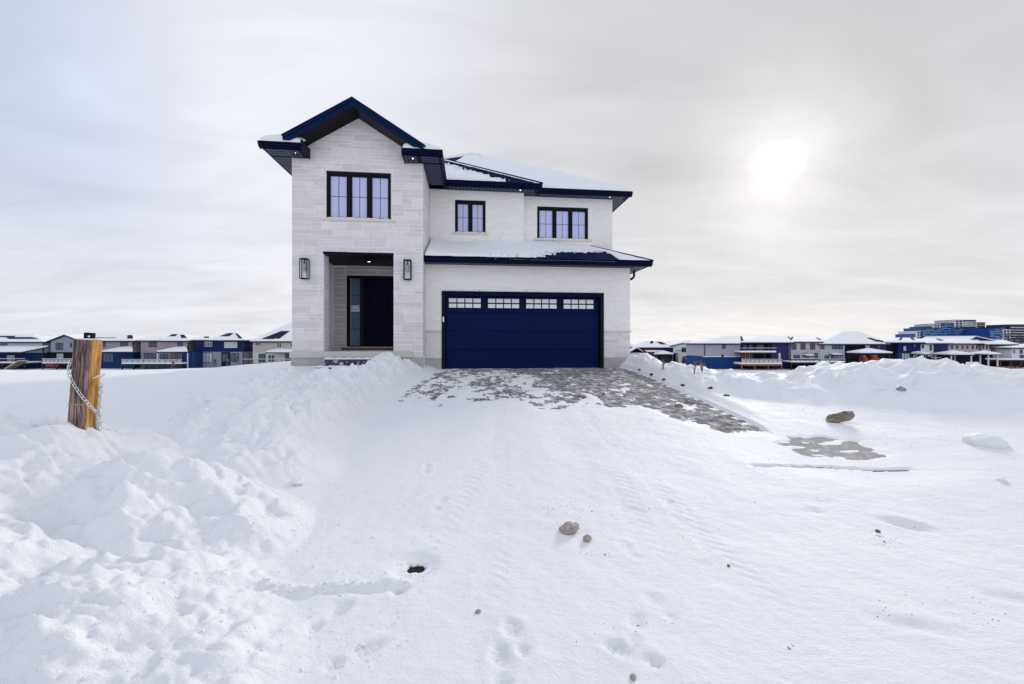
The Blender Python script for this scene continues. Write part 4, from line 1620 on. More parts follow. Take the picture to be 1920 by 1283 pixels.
FGL = mat('far_window_glass', (0.030, 0.060, 0.110), 0.08, 0.6, var=0.3, scale=1.0)
FGLP = mat('far_pale_glass', (0.40, 0.46, 0.52), 0.08, 0.6, var=0.3, scale=1.0)
FWOOD = mat('orange_lumber', (0.30, 0.10, 0.035), 0.8, var=0.3, scale=3)
FWOODG = mat('grey_lumber', (0.24, 0.20, 0.18), 0.85, var=0.3, scale=3)
FWOODD = mat('dark_lumber', (0.055, 0.028, 0.020), 0.85, var=0.3, scale=3)
FRED = mat('red_cover', (0.42, 0.028, 0.008), 0.6, var=0.2, scale=3)


class Far:
    """one far building, given by where its outlines stand at distance Y (metres)"""
    def __init__(s, name, label, cat, Y, cx, group=None, rz=0.0):
        s.Y = Y
        s.ox, s.oz = X_(cx, Y), -5.0
        s.o = thing(name, label, cat, (s.ox, Y, s.oz), rz, group)

    def _b(s, mb, name, m, parent=None):
        return mb.build(name, m, parent or s.o, False, (-s.ox, -s.Y, -s.oz))

    def wall(s, x0, x1, y0, y1, m, depth=9.0, dy=0.0, name='wall'):
        """front between pixel columns x0..x1 and rows y0 (top)..y1"""
        Yf = s.Y + dy
        z1, z0 = Z_(y0, Yf), Z_(y1, Yf)
        return s._b(MB().box(X_(x0, Yf), X_(x1, Yf), Yf, Yf + depth, max(z0, -5.4), z1), name, SID.get(m, m))

    def win(s, x0, y0, x1, y1, n=1, frame=None, glass=None, dy=0.0, name='window'):
        Yf = s.Y + dy
        a, c, z1, z0 = X_(x0, Yf), X_(x1, Yf), Z_(y0, Yf), Z_(y1, Yf)
        t = .09
        f = MB()
        f.box(a, c, Yf - .09, Yf - .002, z1 - t, z1).box(a, c, Yf - .09, Yf - .002, z0, z0 + t)
        w = (c - a) / n
        for k in range(n + 1):
            xm = a + k * w
            f.box(max(a, xm - t / 2), min(c, xm + t / 2), Yf - .09, Yf - .002, z0 + t, z1 - t)
        o = s._b(f, name, frame or FBLK)
        for k in range(n):
            s._b(MB().box(a + k * w + t / 2, a + (k + 1) * w - t / 2, Yf - .05, Yf - .03, z0 + t, z1 - t), 'pane', glass or FGL, o)
        return o

    def hip(s, x0, x1, ye, r0, r1, yp, depth=9.0, over=.5, dy=0.0, patches=(), snow=.22, gable=False, name='roof'):
        Yf = s.Y + dy
        ze = Z_(ye, Yf - over)
        a, c = X_(x0, Yf) - over, X_(x1, Yf) + over
        yf, yb = Yf - over, Yf + depth + over
        ym = Yf + depth * .5
        zr = max(Z_(yp, ym), ze + .4)
        ra, rb_ = X_(r0, ym), X_(r1, ym)
        if gable:
            # ridge runs away from the viewer
            xm = X_((r0 + r1) / 2, Yf)
            zr = Z_(yp, Yf)
            ra = rb_ = xm

        def shell(dz, inset, t):
            mb = MB()
            A, B_, C_, D_ = (a + inset, yf + inset, ze + dz), (c - inset, yf + inset, ze + dz), (c - inset, yb - inset, ze + dz), (a + inset, yb - inset, ze + dz)
            if gable:
                P, Q = (ra, yf + inset, zr + dz), (ra, yb - inset, zr + dz)
                mb.slab([A, P, Q, D_][::-1], t)
                mb.slab([B_, C_, Q, P][::-1][::-1], t)
            else:
                P, Q = (ra, ym, zr + dz), (rb_, ym, zr + dz)
                if rb_ - ra < .05:
                    mb.slab([A, B_, P], t).slab([B_, C_, P], t).slab([C_, D_, P], t).slab([D_, A, P], t)
                else:
                    mb.slab([A, B_, Q, P], t).slab([B_, C_, Q], t).slab([C_, D_, P, Q], t).slab([D_, A, P], t)
            return mb
        o = s._b(shell(0, 0, .24), name, FROOF)
        s._b(shell(snow, .10, snow - .01), 'snow_cover', SNOWFAR, o)
        for (s0, t0, s1, t1, sk) in patches:
            A, B_ = Vector((a, yf, ze)), Vector((c, yf, ze))
            P, Q = Vector((ra, ym, zr)), Vector((rb_, ym, zr))

            def pt(u, v):
                return A.lerp(B_, u).lerp(P.lerp(Q, u), v)
            q = [pt(s0, t0), pt(s1, t0), pt(s1 + sk, t1), pt(s0 + sk, t1)]
            s._b(MB().slab([(p.x, p.y, p.z + snow + .05) for p in q], .04), 'bare_shingles', FROOF, o)
        return o

    def pent(s, x0, x1, yt, yb, proj=2.6, post=None, snow=.25, name='porch_roof', inl=.0, inr=.0):
        """lean-to roof in front of the wall, snow on top"""
        Yw, Yf = s.Y - .004, s.Y - proj
        zt, zb_ = Z_(yt, Yw), Z_(yb, Yf)
        a, c = X_(x0, Yf), X_(x1, Yf)
        q = [(a, Yf, zb_), (c, Yf, zb_), (c - inr, Yw, zt), (a + inl, Yw, zt)]
        o = s._b(MB().slab(q, .22), name, FROOF)
        s._b(MB().slab([(x + (.06 if i in (0, 3) else -.06), y + (.06 if i < 2 else -.01), z + snow) for i, (x, y, z) in enumerate(q)], snow - .01), 'snow_cover', SNOWFAR, o)
        if post:
            for xx in (a + .15, c - .15):
                s._b(MB().box(xx - .09, xx + .09, Yf + .1, Yf + .28, -5.2, zb_ - .23), 'porch_post', post)
        return o

    def deck(s, x0, x1, yf, yr, proj=3.2, m=None, post=None, rails=True, nrail=6, glass=None, snow=.28):
        Yf = s.Y - proj
        a, c, zf, zr = X_(x0, Yf), X_(x1, Yf), Z_(yf, Yf), Z_(yr, Yf)
        o = s._b(MB().box(a, c, Yf, s.Y - .005, zf - .25, zf), 'deck', m or FWOODD)
        s._b(MB().box(a + .04, c - .04, Yf + .05, s.Y - .01, zf + .001, zf + snow), 'deck_snow', SNOWFAR, o)
        n = max(2, int((c - a) / 2.4) + 1)
        for k in range(n):
            xx = a + .12 + (c - a - .24) * k / (n - 1)
            s._b(MB().box(xx - .09, xx + .09, Yf + .02, Yf + .20, -5.3, zf - .251), 'deck_post', post or m or FWOODD, o)
        if rails:
            r = MB().box(a, c, Yf + .02, Yf + .10, zr - .09, zr)
            s._b(r, 'rail', FBLK, o)
            s._b(MB().box(a, c, Yf + .01, Yf + .11, zr + .001, zr + .07), 'rail_snow', SNOWFAR, o)
            for k in range(nrail + 1):
                xx = a + .05 + (c - a - .10) * k / nrail
                s._b(MB().box(xx - .045, xx + .045, Yf + .02, Yf + .10, zf + snow, zr - .091), 'baluster', FBLK, o)
            if glass:
                for k in range(nrail):
                    x_a = a + .05 + (c - a - .10) * k / nrail + .05
                    x_b = a + .05 + (c - a - .10) * (k + 1) / nrail - .05
                    s._b(MB().box(x_a, x_b, Yf + .05, Yf + .06, zf + snow + .05, zr - .12), 'rail_glass', glass, o)
        return o

    def band(s, x0, x1, y0, y1, m, name='trim_band', d=.05):
        return s._b(MB().box(X_(x0, s.Y), X_(x1, s.Y), s.Y - d, s.Y - .001, Z_(y1, s.Y), Z_(y0, s.Y)), name, m)

    def pipe(s, x, y0, y1):
        return s._b(MB().box(X_(x, s.Y) - .07, X_(x, s.Y) + .07, s.Y - .14, s.Y - .01, max(-5.2, Z_(y1, s.Y)), Z_(y0, s.Y)), 'downpipe', FBLK)


GL_ = 'houses of the far row to the left'
GRR = 'houses of the far row to the right'
YL, YR = 92.0, 90.0

# --- left row
f = Far('far_house', 'far house with navy brick lean-to and deck stairs at the left edge of the photo', 'house', YL, 20, GL_)
f.wall(-60, 81, 642, 661, 'pale'); f.wall(-60, 81, 661, 700, 'nbrick')
f.hip(-60, 81, 641, -20, 62, 628, patches=[(.55, .30, .98, .55, -.08), (.10, .55, .60, .72, .03)])
f.win(1, 644, 14, 647.5, 1)
f.win(14, 666, 28, 676, 2, FWHT, FGLP)
f.pent(-60, 40, 650, 660, 3.0, snow=.3, inr=-2.5)
d = f.deck(-60, 46, 680.5, 672.5, 4.0, FWOODD, nrail=9)
for k in range(9):
    xx = X_(16 + k * 3.0, 87)
    zz_ = Z_(690, 87) + k * .20
    f._b(MB().box(xx, xx + .42, 86.2, 87.9, zz_ - .2, zz_), 'stair_tread', FWOODG)
    f._b(MB().box(xx + .02, xx + .40, 86.25, 87.85, zz_ + .001, zz_ + .09), 'tread_snow', SNOWFAR)
f.pipe(81.5, 643, 692)

f = Far('far_house', 'far pale blue gabled house just left of the wooden post', 'house', YL, 118, GL_)
f.wall(95, 150, 640, 660, 'greyblue'); f.wall(84, 95, 642, 660, 'taupe', dy=1.5); f.wall(84, 155, 660, 700, 'ink', dy=.8)
f.hip(93, 152, 640, 116, 130, 627.5, gable=True, over=.4, snow=.16)
gq = [(95, 640), (150, 640), (123, 628.6)]
mb = MB(); mb.add([(X_(px, YL), YL, Z_(py, YL)) for px, py in gq] + [(X_(px, YL), YL + 8.9, Z_(py, YL)) for px, py in gq], [(0, 1, 2), (5, 4, 3), (0, 2, 5, 3), (2, 1, 4, 5), (1, 0, 3, 4)])
f._b(mb, 'gable_wall', SID['greyblue'])
f.win(105, 642.5, 118, 656, 2); f.win(91, 644.5, 95, 652); f.win(132, 642.5, 135, 651)
f.win(107, 663, 119, 672, 2, FWHT, FGLP, dy=.8)
f.deck(78, 132, 681, 672.5, 3.4, FWOODD, nrail=7, glass=FGLP)
f._b(MB().box(X_(86, 87), X_(101, 87), 86.9, 87.9, Z_(688, 87), Z_(683, 87)), 'red_storage_box', mat('dull_red', (0.16, 0.025, 0.035), .7))

f = Far('far_house', 'far mauve house with a snowy porch roof right of the wooden post', 'house', YL, 225, GL_)
f.wall(160, 249, 639, 660, 'mauve'); f.wall(160, 249, 660, 700, 'nbrick', dy=-.02)
f.hip(160, 250, 639, 175, 248, 629, patches=[(.88, .25, 1.0, .9, 0), (.10, .35, .60, .42, .05)])
f.win(226, 641, 240, 651, 3); f.win(194, 641, 198, 651)
f.win(194, 662, 213, 679, 3)
f.pent(188, 249, 651, 659.5, 2.6, inl=2.5, inr=2.5)
f.pipe(249.6, 640, 690)

f = Far('far_house', 'far mauve and grey house with a long railed deck and hipped porch', 'house', YL, 308, GL_)
f.wall(264, 352, 639, 660, 'mauve'); f.wall(264, 341, 660, 700, 'grey'); f.wall(341, 366, 660, 700, 'nbrick', depth=5, dy=-2.2)
f.hip(264, 310, 638.5, 280, 300, 632, dy=.2); f.hip(308, 353, 639, 322, 345, 626.5, patches=[(.1, .55, .45, .85, .06), (.75, .3, .98, .75, -.05)])
f.win(279, 641, 294, 650.5, 3); f.win(333, 642, 343, 650.5, 2)
f.win(271, 661.5, 292, 677, 3, glass=FGL); f.win(301, 663, 315, 677, 2); f.win(319, 662.5, 333, 680, 3, FBLK, mat('warm_glass', (.22, .16, .07), .2))
f.pent(293, 352, 651, 659.5, 2.8, FWHT, inl=2.5, inr=2.5)
f.deck(227, 341, 682, 674, 4.0, FBLK, nrail=11, glass=FGLP)
f.pipe(353, 640, 662)

f = Far('far_house', 'far dark navy house with grey stone ground floor and wide patio window', 'house', YL, 411, GL_)
f.wall(366, 456, 638, 659.5, 'navy'); f.wall(366, 456, 659.5, 700, 'grey'); f.wall(415, 432, 660, 690, 'ink', depth=3, dy=-.03, name='painted_recess_shade')  # last wall is a dark slab painting a recess's shade on the front
f.hip(366, 400, 637.5, 380, 394, 631.5, dy=.3, patches=[(.45, .4, .8, .8, 0)]); f.hip(398, 457, 638, 425, 444, 625, patches=[(.12, .45, .52, .9, .16), (.86, .15, .98, .85, -.04)])
f.win(384, 640.5, 398, 649.5, 3, FWHT); f.win(421, 641, 445, 652, 4, FWHT, FGLP)
f.win(370, 661, 398, 680, 5, FBLK, FGLP); f.win(434, 662, 448, 678, 2); f.win(417, 662.5, 428, 678, 2, dy=-.03)
f.pipe(456.5, 639, 690)

f = Far('far_house', 'far beige house with a tall snowy hip roof beside the stone tower', 'house', YL, 520, GL_)
f.wall(474, 590, 640, 661, 'beige'); f.wall(474, 590, 661, 700, 'light')
f.hip(474, 590, 640, 545, 575, 606, patches=[(.14, .08, .34, .50, .12), (.36, .10, .42, .5, .05)], depth=13)
f.win(479, 641.5, 489, 648.5, 2, FWHT); f.win(520, 642, 528, 652, 2, FWHT); f.win(545, 642, 553, 652, 2, FWHT)
f.win(485, 663, 498, 679, 2); f.win(503, 664, 515, 679, 2, FWHT); f.win(535, 663, 547, 679, 2)
f.pent(497, 590, 655, 660.5, 2.6, inl=1.0)
for lab, a, c, m, dyy in (('taupe side wall', 250.5, 263, 'taupe', 3), ('taupe side wall', 353.5, 365.5, 'taupe', 3), ('taupe side wall', 457, 473.5, 'taupe', 3)):
    pass

# --- right row
f = Far('far_house', 'far maroon brick house with a white gabled portico and blue door', 'house', 120.0, 1220, GRR)
f.wall(1184, 1262, 652, 695, 'red'); f.wall(1222, 1262, 655, 661, 'navy', dy=-.05, depth=1, name='dark_band')
f.wall(1212, 1262, 661, 695, 'brown', depth=4, dy=-2.5); f.wall(1236, 1260, 663.5, 695, 'ink', depth=1.2, dy=-3.6, name='garage_front')
f.hip(1198, 1258, 651.5, 1212, 1240, 640, patches=[(.30, .55, .45, .95, 0), (.72, .4, .95, .8, -.1)])
f.pent(1226, 1264, 658, 664, 4.5, snow=.3, inl=2.5, inr=1.5); f.pent(1214, 1236, 657.5, 659.5, 3.2, snow=.22)
f.wall(1186, 1203, 661, 695, 'light', depth=2.2, dy=-2.4, name='portico')
f.hip(1182, 1204, 660, 1192, 1196, 652, gable=True, depth=3, dy=-2.6, over=.25, snow=.3)
f.win(1188, 666, 1194, 680, 1, FWHT, mat('blue_door', (.010, .07, .30), .5), dy=-2.4, name='door')
f.win(1240, 667, 1256, 681, 4, FBLK, FBLK, dy=-3.6, name='garage_door')
f.win(1217, 664, 1223, 676, 2, dy=-2.5)

f = Far('far_house', 'far white modern house with a steep snowy gable and dark garage door', 'house', 120.0, 1283, GRR)
f.wall(1259, 1304, 649, 661, 'white'); f.wall(1272, 1303, 661, 695, 'light', dy=-1.5, depth=6); f.wall(1260, 1272, 661, 695, 'ink', dy=.5)
f.wall(1304, 1314, 655, 661, 'navy', dy=1.0, depth=6); f.wall(1303, 1312, 663, 695, 'brown', dy=1.0, depth=6)
mb = MB(); gq = [(1259, 649), (1304, 649), (1294, 640.5)]
mb.add([(X_(px, 120.), 120., Z_(py, 120.)) for px, py in gq] + [(X_(px, 120.), 129., Z_(py, 120.)) for px, py in gq], [(0, 1, 2), (5, 4, 3), (0, 2, 5, 3), (2, 1, 4, 5), (1, 0, 3, 4)])
f._b(mb, 'gable_wall', SID['white'])
f.hip(1258, 1305, 648.5, 1294, 1294, 639.5, gable=True, over=.4, snow=.28)
f.win(1278, 651.5, 1288, 660, 3); f.win(1297, 651.5, 1303, 660, 1, FBLK, FGL); f.band(1292.5, 1294.5, 643, 660, FBLK)
f.band(1268, 1282, 656.5, 657.3, FBLK, 'balcony_rail'); f.band(1259, 1304, 660.3, 661.4, FWHT)
f.win(1279, 668, 1298, 680, 4, FBLK, FBLK, dy=-1.5, name='garage_door'); f.win(1277, 669, 1281, 679, 1, FWHT, FGLP, dy=-1.5)

f = Far('far_house', 'far lavender-sided house on blue brick with two snowy orange-timbered decks', 'house', YR, 1390, GRR)
f.wall(1319, 1388, 643.5, 668, 'lav'); f.wall(1319, 1388, 668.6, 705, 'bbrick', dy=-.08)
f.band(1318, 1389, 667.2, 669.0, FWHT, d=.14)
f.wall(1388.2, 1447, 643.5, 661, 'navy', dy=1.5); f.wall(1388.2, 1447, 661, 712, 'ink', dy=1.5); f.wall(1447, 1480, 642, 676, 'violet', dy=.4); f.wall(1447, 1480, 676.6, 712, 'navy', dy=.4)
f.band(1447, 1480, 675.2, 676.6, FWHT, d=.05)
f.hip(1317, 1389, 644, 1356, 1391, 631.5, patches=[(.93, .05, 1.0, .98, -.01)]); f.hip(1391, 1482, 642, 1430, 1478, 632, patches=[(.96, .3, 1.0, .95, 0)])
f.win(1354, 646, 1360, 653.5); f.pipe(1321, 645, 667); f.band(1352.5, 1355.5, 665, 670, FBLK, 'wall_vent', .3)
for q in ((1393, 646, 1400, 659), (1403, 646, 1411, 659), (1418, 646, 1432, 659), (1440, 645, 1446, 656)):
    f.win(*q, 1, FBLK, FGLP if q[0] > 1435 else FGL, dy=1.5)
f.deck(1390, 1456, 660.5, 652.5, 2.6, FBLK, nrail=8, snow=.35)
f.deck(1390, 1467, 682.5, 673.5, 3.2, FWOOD, FWOOD, nrail=9, glass=FGLP, snow=.35)
for k in range(6):
    f._b(MB().box(X_(1391 + k * 3.4, 88), X_(1391 + k * 3.4, 88) + .16, 88, 88.2, Z_(680, 88), Z_(661.5, 88)), 'stud', FWOOD if k % 2 else FWOODG)
f._b(MB().box(X_(1395, 86.9), X_(1466, 86.9), 86.7, 86.78, Z_(685.5, 86.9), Z_(682.6, 86.9)), 'deck_beam', FWOOD)
f._b(MB().box(X_(1461.5, 87), X_(1464, 87), 87.1, 87.3, Z_(681, 87), Z_(662, 87)), 'white_post', FWHT)

f = Far('far_house', 'far pinkish house with three upper windows and a railed deck', 'house', YR, 1508, GRR)
f.wall(1481, 1536, 641.5, 674, 'pink'); f.wall(1481, 1536, 674, 712, 'ink', dy=.6)
f.hip(1481, 1510, 641, 1484, 1508, 633, dy=.3, patches=[(.02, .5, .14, .98, 0)]); f.hip(1506, 1537, 641, 1512, 1532, 634.5, patches=[(.85, .3, 1.0, .95, 0)])
for x in (1484, 1501, 1519):
    f.win(x, 644, x + 9, 655, 2)
f.win(1488, 665.5, 1499, 673); f.win(1506, 661.5, 1514, 673, 2, FBLK, FGLP); f.win(1527, 661.5, 1533, 673)
f.pent(1514, 1528, 665, 667, 1.5, snow=.2, name='awning')
f.deck(1483, 1536, 679, 672.7, 3.0, FBLK, nrail=6)
f.pipe(1481.3, 643, 676)

f = Far('far_house', 'far pale blue house with dark shutters under the highest snowy roof', 'house', YR, 1600, GRR)
f.wall(1536.6, 1584, 645, 675, 'pale'); f.wall(1584, 1622, 645, 700, 'ink', dy=.8); f.wall(1622, 1662, 645, 658, 'violet', dy=.5); f.wall(1622, 1662, 658, 700, 'ink', dy=.9); f.wall(1536.6, 1584, 675, 712, 'ink', dy=.6)
f.hip(1537, 1663, 645, 1583, 1610, 622.5, depth=14, patches=[(.84, .12, .92, .42, -.06), (.90, .08, .97, .25, -.03)])
f.win(1538.5, 646.5, 1545, 654.5); f.win(1560, 646.5, 1580, 654.5, 3, FBLK, FGL); f.win(1546, 666, 1554, 673, 1); f.win(1558, 664, 1562, 673); f.win(1565, 664, 1580, 673, 3, FBLK, FGLP)
f.win(1622, 646.5, 1630, 654.5, 2, FWHT, FGLP, dy=.5); f.win(1645, 647, 1651, 654, 1, FBLK, FGL, dy=.5)
f.pent(1563, 1581, 663, 665, 1.2, snow=.2, name='awning')
f.deck(1538, 1586, 679, 673.2, 3.0, FBLK, nrail=5)

f = Far('far_house', 'far inky blue house with tall lit glazing behind the snow bank', 'house', YR, 1695, GRR)
f.wall(1664, 1684, 642.5, 700, 'ink', dy=.8); f.wall(1684, 1726, 642.5, 661, 'navy'); f.wall(1684, 1726, 661, 705, 'nbrick')
f.hip(1662, 1727, 642, 1672, 1716, 634.5, patches=[(.30, .3, .38, .95, .08), (.72, .4, .82, .95, .06)])
f.win(1693, 648, 1699, 658, 1, FBLK, FGLP); f.win(1712, 645, 1717, 651)
f.win(1690, 661.5, 1705, 677, 3, FBLK, FGLP); f.win(1711, 661.5, 1720, 677, 2, FBLK, FGLP)
f.deck(1684, 1750, 680, 675.5, 2.6, FBLK, nrail=7, rails=False)

f = Far('far_house', 'far white house with a navy side, between the inky house and the row', 'house', YR, 1752, GRR)
f.wall(1726.5, 1750, 643, 668, 'white'); f.wall(1750, 1778, 643, 661, 'violet', dy=.6); f.wall(1726.5, 1778, 668, 705, 'ink', dy=1.0); f.wall(1750, 1778, 661, 669, 'ink', dy=.9)
f.hip(1726, 1779, 643.5, 1732, 1760, 636, patches=[(.72, .45, .9, .9, 0)])
f.win(1728, 646.5, 1732, 653, 1, FBLK, FGL); f.win(1743, 646.5, 1747, 657, 1)
f.win(1735, 661, 1747, 667, 2, FWHT, FGLP)
f.deck(1746, 1765, 676.5, 670.5, 2.4, FWOODG, FWOODG, nrail=3)

YT = 98.0
f = Far('far_townhouses', 'far row of pale pinkish townhouses under the apartment blocks', 'house', YT, 1840, GRR)
for (a, c) in ((1780, 1835), (1841, 1858), (1867.5, 1882), (1885, 1900)):
    f.wall(a, c, 643.5 + (a - 1780) * .03, 664, 'pink')
    f.wall(a, c, 664, 706, 'ink', dy=1.0)
for (a, c) in ((1835, 1841), (1858, 1867.5), (1882, 1885)):
    f.wall(a, c, 644.5, 706, 'violet', dy=.8)
for x in (1783, 1793, 1803, 1812, 1822, 1830, 1842.5, 1849, 1855, 1868.5, 1872.5, 1877, 1881, 1886.5, 1891):
    f.win(x, 647.5, x + (3.2 if x < 1842 else 2.2), 654, 1, FBLK, FGL)
f.hip(1778, 1838, 644, 1790, 1830, 636.5); f.hip(1836, 1902, 645.5, 1842, 1880, 638.5)
f.hip(1808, 1884, 643.5, 1828, 1829, 631, gable=True, depth=12, dy=3.5, over=.3)
mb = MB(); gq = [(1812, 643), (1880, 643), (1828.5, 632.2)]
mb.add([(X_(px, 101.4), 101.4, Z_(py, 101.4)) for px, py in gq] + [(X_(px, 101.4), 113., Z_(py, 101.4)) for px, py in gq], [(0, 1, 2), (5, 4, 3), (0, 2, 5, 3), (2, 1, 4, 5), (1, 0, 3, 4)])
f._b(mb, 'gable_wall', SID['violet'])

f = Far('far_house', 'far small white house at the right edge of the photo', 'house', 95.0, 1920, GRR)
f.wall(1897, 1960, 652, 672, 'white'); f.wall(1890, 1960, 672, 706, 'ink', dy=.5)
f.hip(1896, 1960, 652, 1918, 1940, 646)
f.win(1899, 655.5, 1903, 663, 1, FWHT); f.win(1912, 655.5, 1917, 663, 1); f.win(1912, 665, 1919, 672, 2)
f.deck(1876, 1935, 674.5, 668.5, 3.0, FWOODD, nrail=6, rails=False)

# --- houses of the next street, of which little more than the roofs shows
for k, (a, c, ye, r0, r1, yp, Y, lab, w) in enumerate([
        (-60, 40, 640, -10, 25, 627, 125., 'far house showing only its roof above the navy lean-to house', 'greyblue'),
        (52, 112, 640, 70, 96, 629.5, 125., 'far house showing only its dark-ridged roof left of the pale blue gable', 'brown'),
        (196, 262, 640, 205, 235, 627.5, 125., 'far flat-topped house showing behind the mauve house', 'greyblue'),
        (452, 486, 641, 460, 478, 633, 125., 'far house showing only its roof between the navy and the beige house', 'beige'),
        (1176, 1200, 657, 1180, 1186, 646, 150., 'far house showing only its roof behind the white portico', 'brown'),
        (1244, 1268, 652, 1250, 1262, 641, 150., 'far house showing only its roof left of the white modern gable', 'greyblue'),
        (1300, 1330, 652, 1306, 1322, 641.5, 150., 'far house showing only its roof right of the white modern gable', 'navy'),
        (1650, 1700, 642, 1662, 1686, 634.5, 125., 'far house showing only its roof left of the inky blue house', 'greyblue')]):
    f = Far('far_house', lab, 'house', Y, (a + c) / 2, 'houses of the street behind')
    f.wall(a, c, ye, 684, w)
    f.hip(a, c, ye, r0, r1, yp, patches=[(.2, .5, .7, .75, .05)])
    f.win((a + c) / 2 - 4, ye + 2, (a + c) / 2 + 4, ye + 8, 2)

# --- apartment blocks
AB = mat('blue_apartment_glass', (0.008, 0.058, 0.26), 0.25, 0.4, var=0.45, scale=0.12)
AB2 = mat('teal_apartment_glass', (0.028, 0.14, 0.33), 0.25, 0.4, var=0.35, scale=0.12)
ASL = mat('apartment_floor_slab', (0.20, 0.34, 0.58), 0.7)
AWH = mat('apartment_white', (0.58, 0.58, 0.60), 0.7)
ADK = mat('apartment_dark', (0.014, 0.020, 0.050), 0.6)


def apartment(label, blocks, Y, cx):
    f = Far('apartment_building', label, 'apartment building', Y, cx, 'apartment buildings on the skyline')
    for (a, c, yt, m, dy, style) in blocks:
        Yf = Y + dy
        f.wall(a, c, yt, 652, m, depth=24, dy=dy, name='tower_block')
        xa, xc = X_(a, Yf), X_(c, Yf)
        zt = Z_(yt, Yf)
        f._b(MB().box(xa - .3, xc + .3, Yf - .6, Yf + 24.4, zt + .004, zt + .7), 'roof_slab', ADK if style != 'white' else AWH)
        z = zt - 3.0
        n = 0
        while z > -3 and n < 11:
            if style in ('glass', 'dark'):
                f._b(MB().box(xa + .05, xc - .05, Yf - .9, Yf - .01, z - .32, z + .25), 'balcony_slab', ASL if style == 'glass' else FWHT)
                k = max(2, int((xc - xa) / 4.2))
                for q in range(k):
                    w = (xc - xa) / k
                    f._b(MB().box(xa + q * w + .7, xa + (q + 1) * w - .5, Yf - .14, Yf - .008, z + .5, z + 2.5), 'window', (AB2 if (q + n) % 3 else ADK) if style == 'glass' else ADK)
            elif style == 'slit':
                f._b(MB().box(xa + 2.2, xc - .6, Yf - .2, Yf - .01, z + .3, z + 2.2), 'balcony_shade_panel', ADK)  # dark slab on the face paints the shade inside a balcony slit
            elif style == 'white':
                w = (xc - xa)
                for q in (.16, .58):
                    f._b(MB().box(xa + q * w, xa + (q + .27) * w, Yf - .2, Yf - .01, z + .4, z + 2.5), 'window', ADK)
            z -= 3.0
            n += 1
    return f


apartment('tall blue stepped apartment block with white bays on the skyline', [
    (1713, 1719, 627, AB, 4, 'glass'), (1718.8, 1729.6, 621.5, AWH, 1.5, 'white'), (1729.4, 1750.6, 615.5, AB, 0, 'glass'), (1741, 1750.8, 612.5, AB2, 5, 'none'),
    (1750.4, 1763.2, 607.8, AWH, 2, 'white'), (1750.8, 1763, 616, AB2, .6, 'glass'), (1763, 1790.2, 606.8, AB, 2.5, 'glass'), (1790, 1805.8, 600, AWH, 1, 'white'), (1790.5, 1805.4, 614.5, AB2, -.4, 'glass'),
    (1805.6, 1829.2, 600.5, AB, 2, 'glass'), (1805, 1829.5, 602, AWH, 1.4, 'none'), (1806, 1829, 613.5, AB, -.2, 'glass'), (1829, 1847.2, 605, AWH, 0, 'slit'), (1847, 1850.2, 614.5, AB2, 4, 'glass')], 500., 1780)
apartment('blue apartment block with a white windowed bay at the right edge', [
    (1849.8, 1856.4, 619.5, AB, 4, 'glass'), (1856, 1874.5, 616, AB, 0, 'glass'), (1874, 1881, 614.5, AB2, 1, 'glass'), (1880.6, 1894.4, 618.5, AWH, -.5, 'white'), (1880.8, 1897, 613.8, AB2, 3, 'none'),
    (1894.2, 1940, 609, ADK, 0, 'dark')], 470., 1890)


# --- gazebos, fences, shed, red covers
def gazebo(x0, x1, yt, ye, Y, label, base_y, m=FBLK, group='snow-roofed garden shelters'):
    f = Far('gazebo', label, 'gazebo', Y, (x0 + x1) / 2, group)
    a, c, ze, zt = X_(x0, Y), X_(x1, Y), Z_(ye, Y), Z_(yt, Y + 2.0)
    dd = 4.0
    xm = (a + c) / 2
    mid_ = (xm, Y + dd / 2, zt)
    for name, dz, ins, t, mm in (('roof', 0, 0, .15, FROOF), ('snow_cover', .28, .08, .27, SNOWFAR)):
        A, B_, C_, D_ = (a + ins, Y + ins, ze + dz), (c - ins, Y + ins, ze + dz), (c - ins, Y + dd - ins, ze + dz), (a + ins, Y + dd - ins, ze + dz)
        P = (xm, Y + dd / 2, zt + dz)
        mb = MB().slab([A, B_, P], t).slab([B_, C_, P], t).slab([C_, D_, P], t).slab([D_, A, P], t)
        f._b(mb, name, mm)
    zb_ = Z_(base_y, Y)
    for xx in (a + .5, c - .5):
        for yy in (Y + .4, Y + dd - .4):
            f._b(MB().box(xx - .09, xx + .09, yy - .09, yy + .09, zb_, ze - .12), 'post', m)
    return f


gazebo(1615, 1675, 654.5, 662, 85., 'wide snow-topped garden shelter over red covers behind the bank', 692)
gazebo(1783, 1829, 658.5, 665, 86., 'snow-topped garden shelter with pale posts, left of the two by the row', 690, FWHT)
gazebo(1853, 1879, 659, 664.5, 86., 'snow-topped garden shelter with white posts, right of the two by the row', 690, FWHT)
gazebo(1733, 1746, 660, 664, 87., 'small snow-topped barbecue shelter in front of the white house', 690)


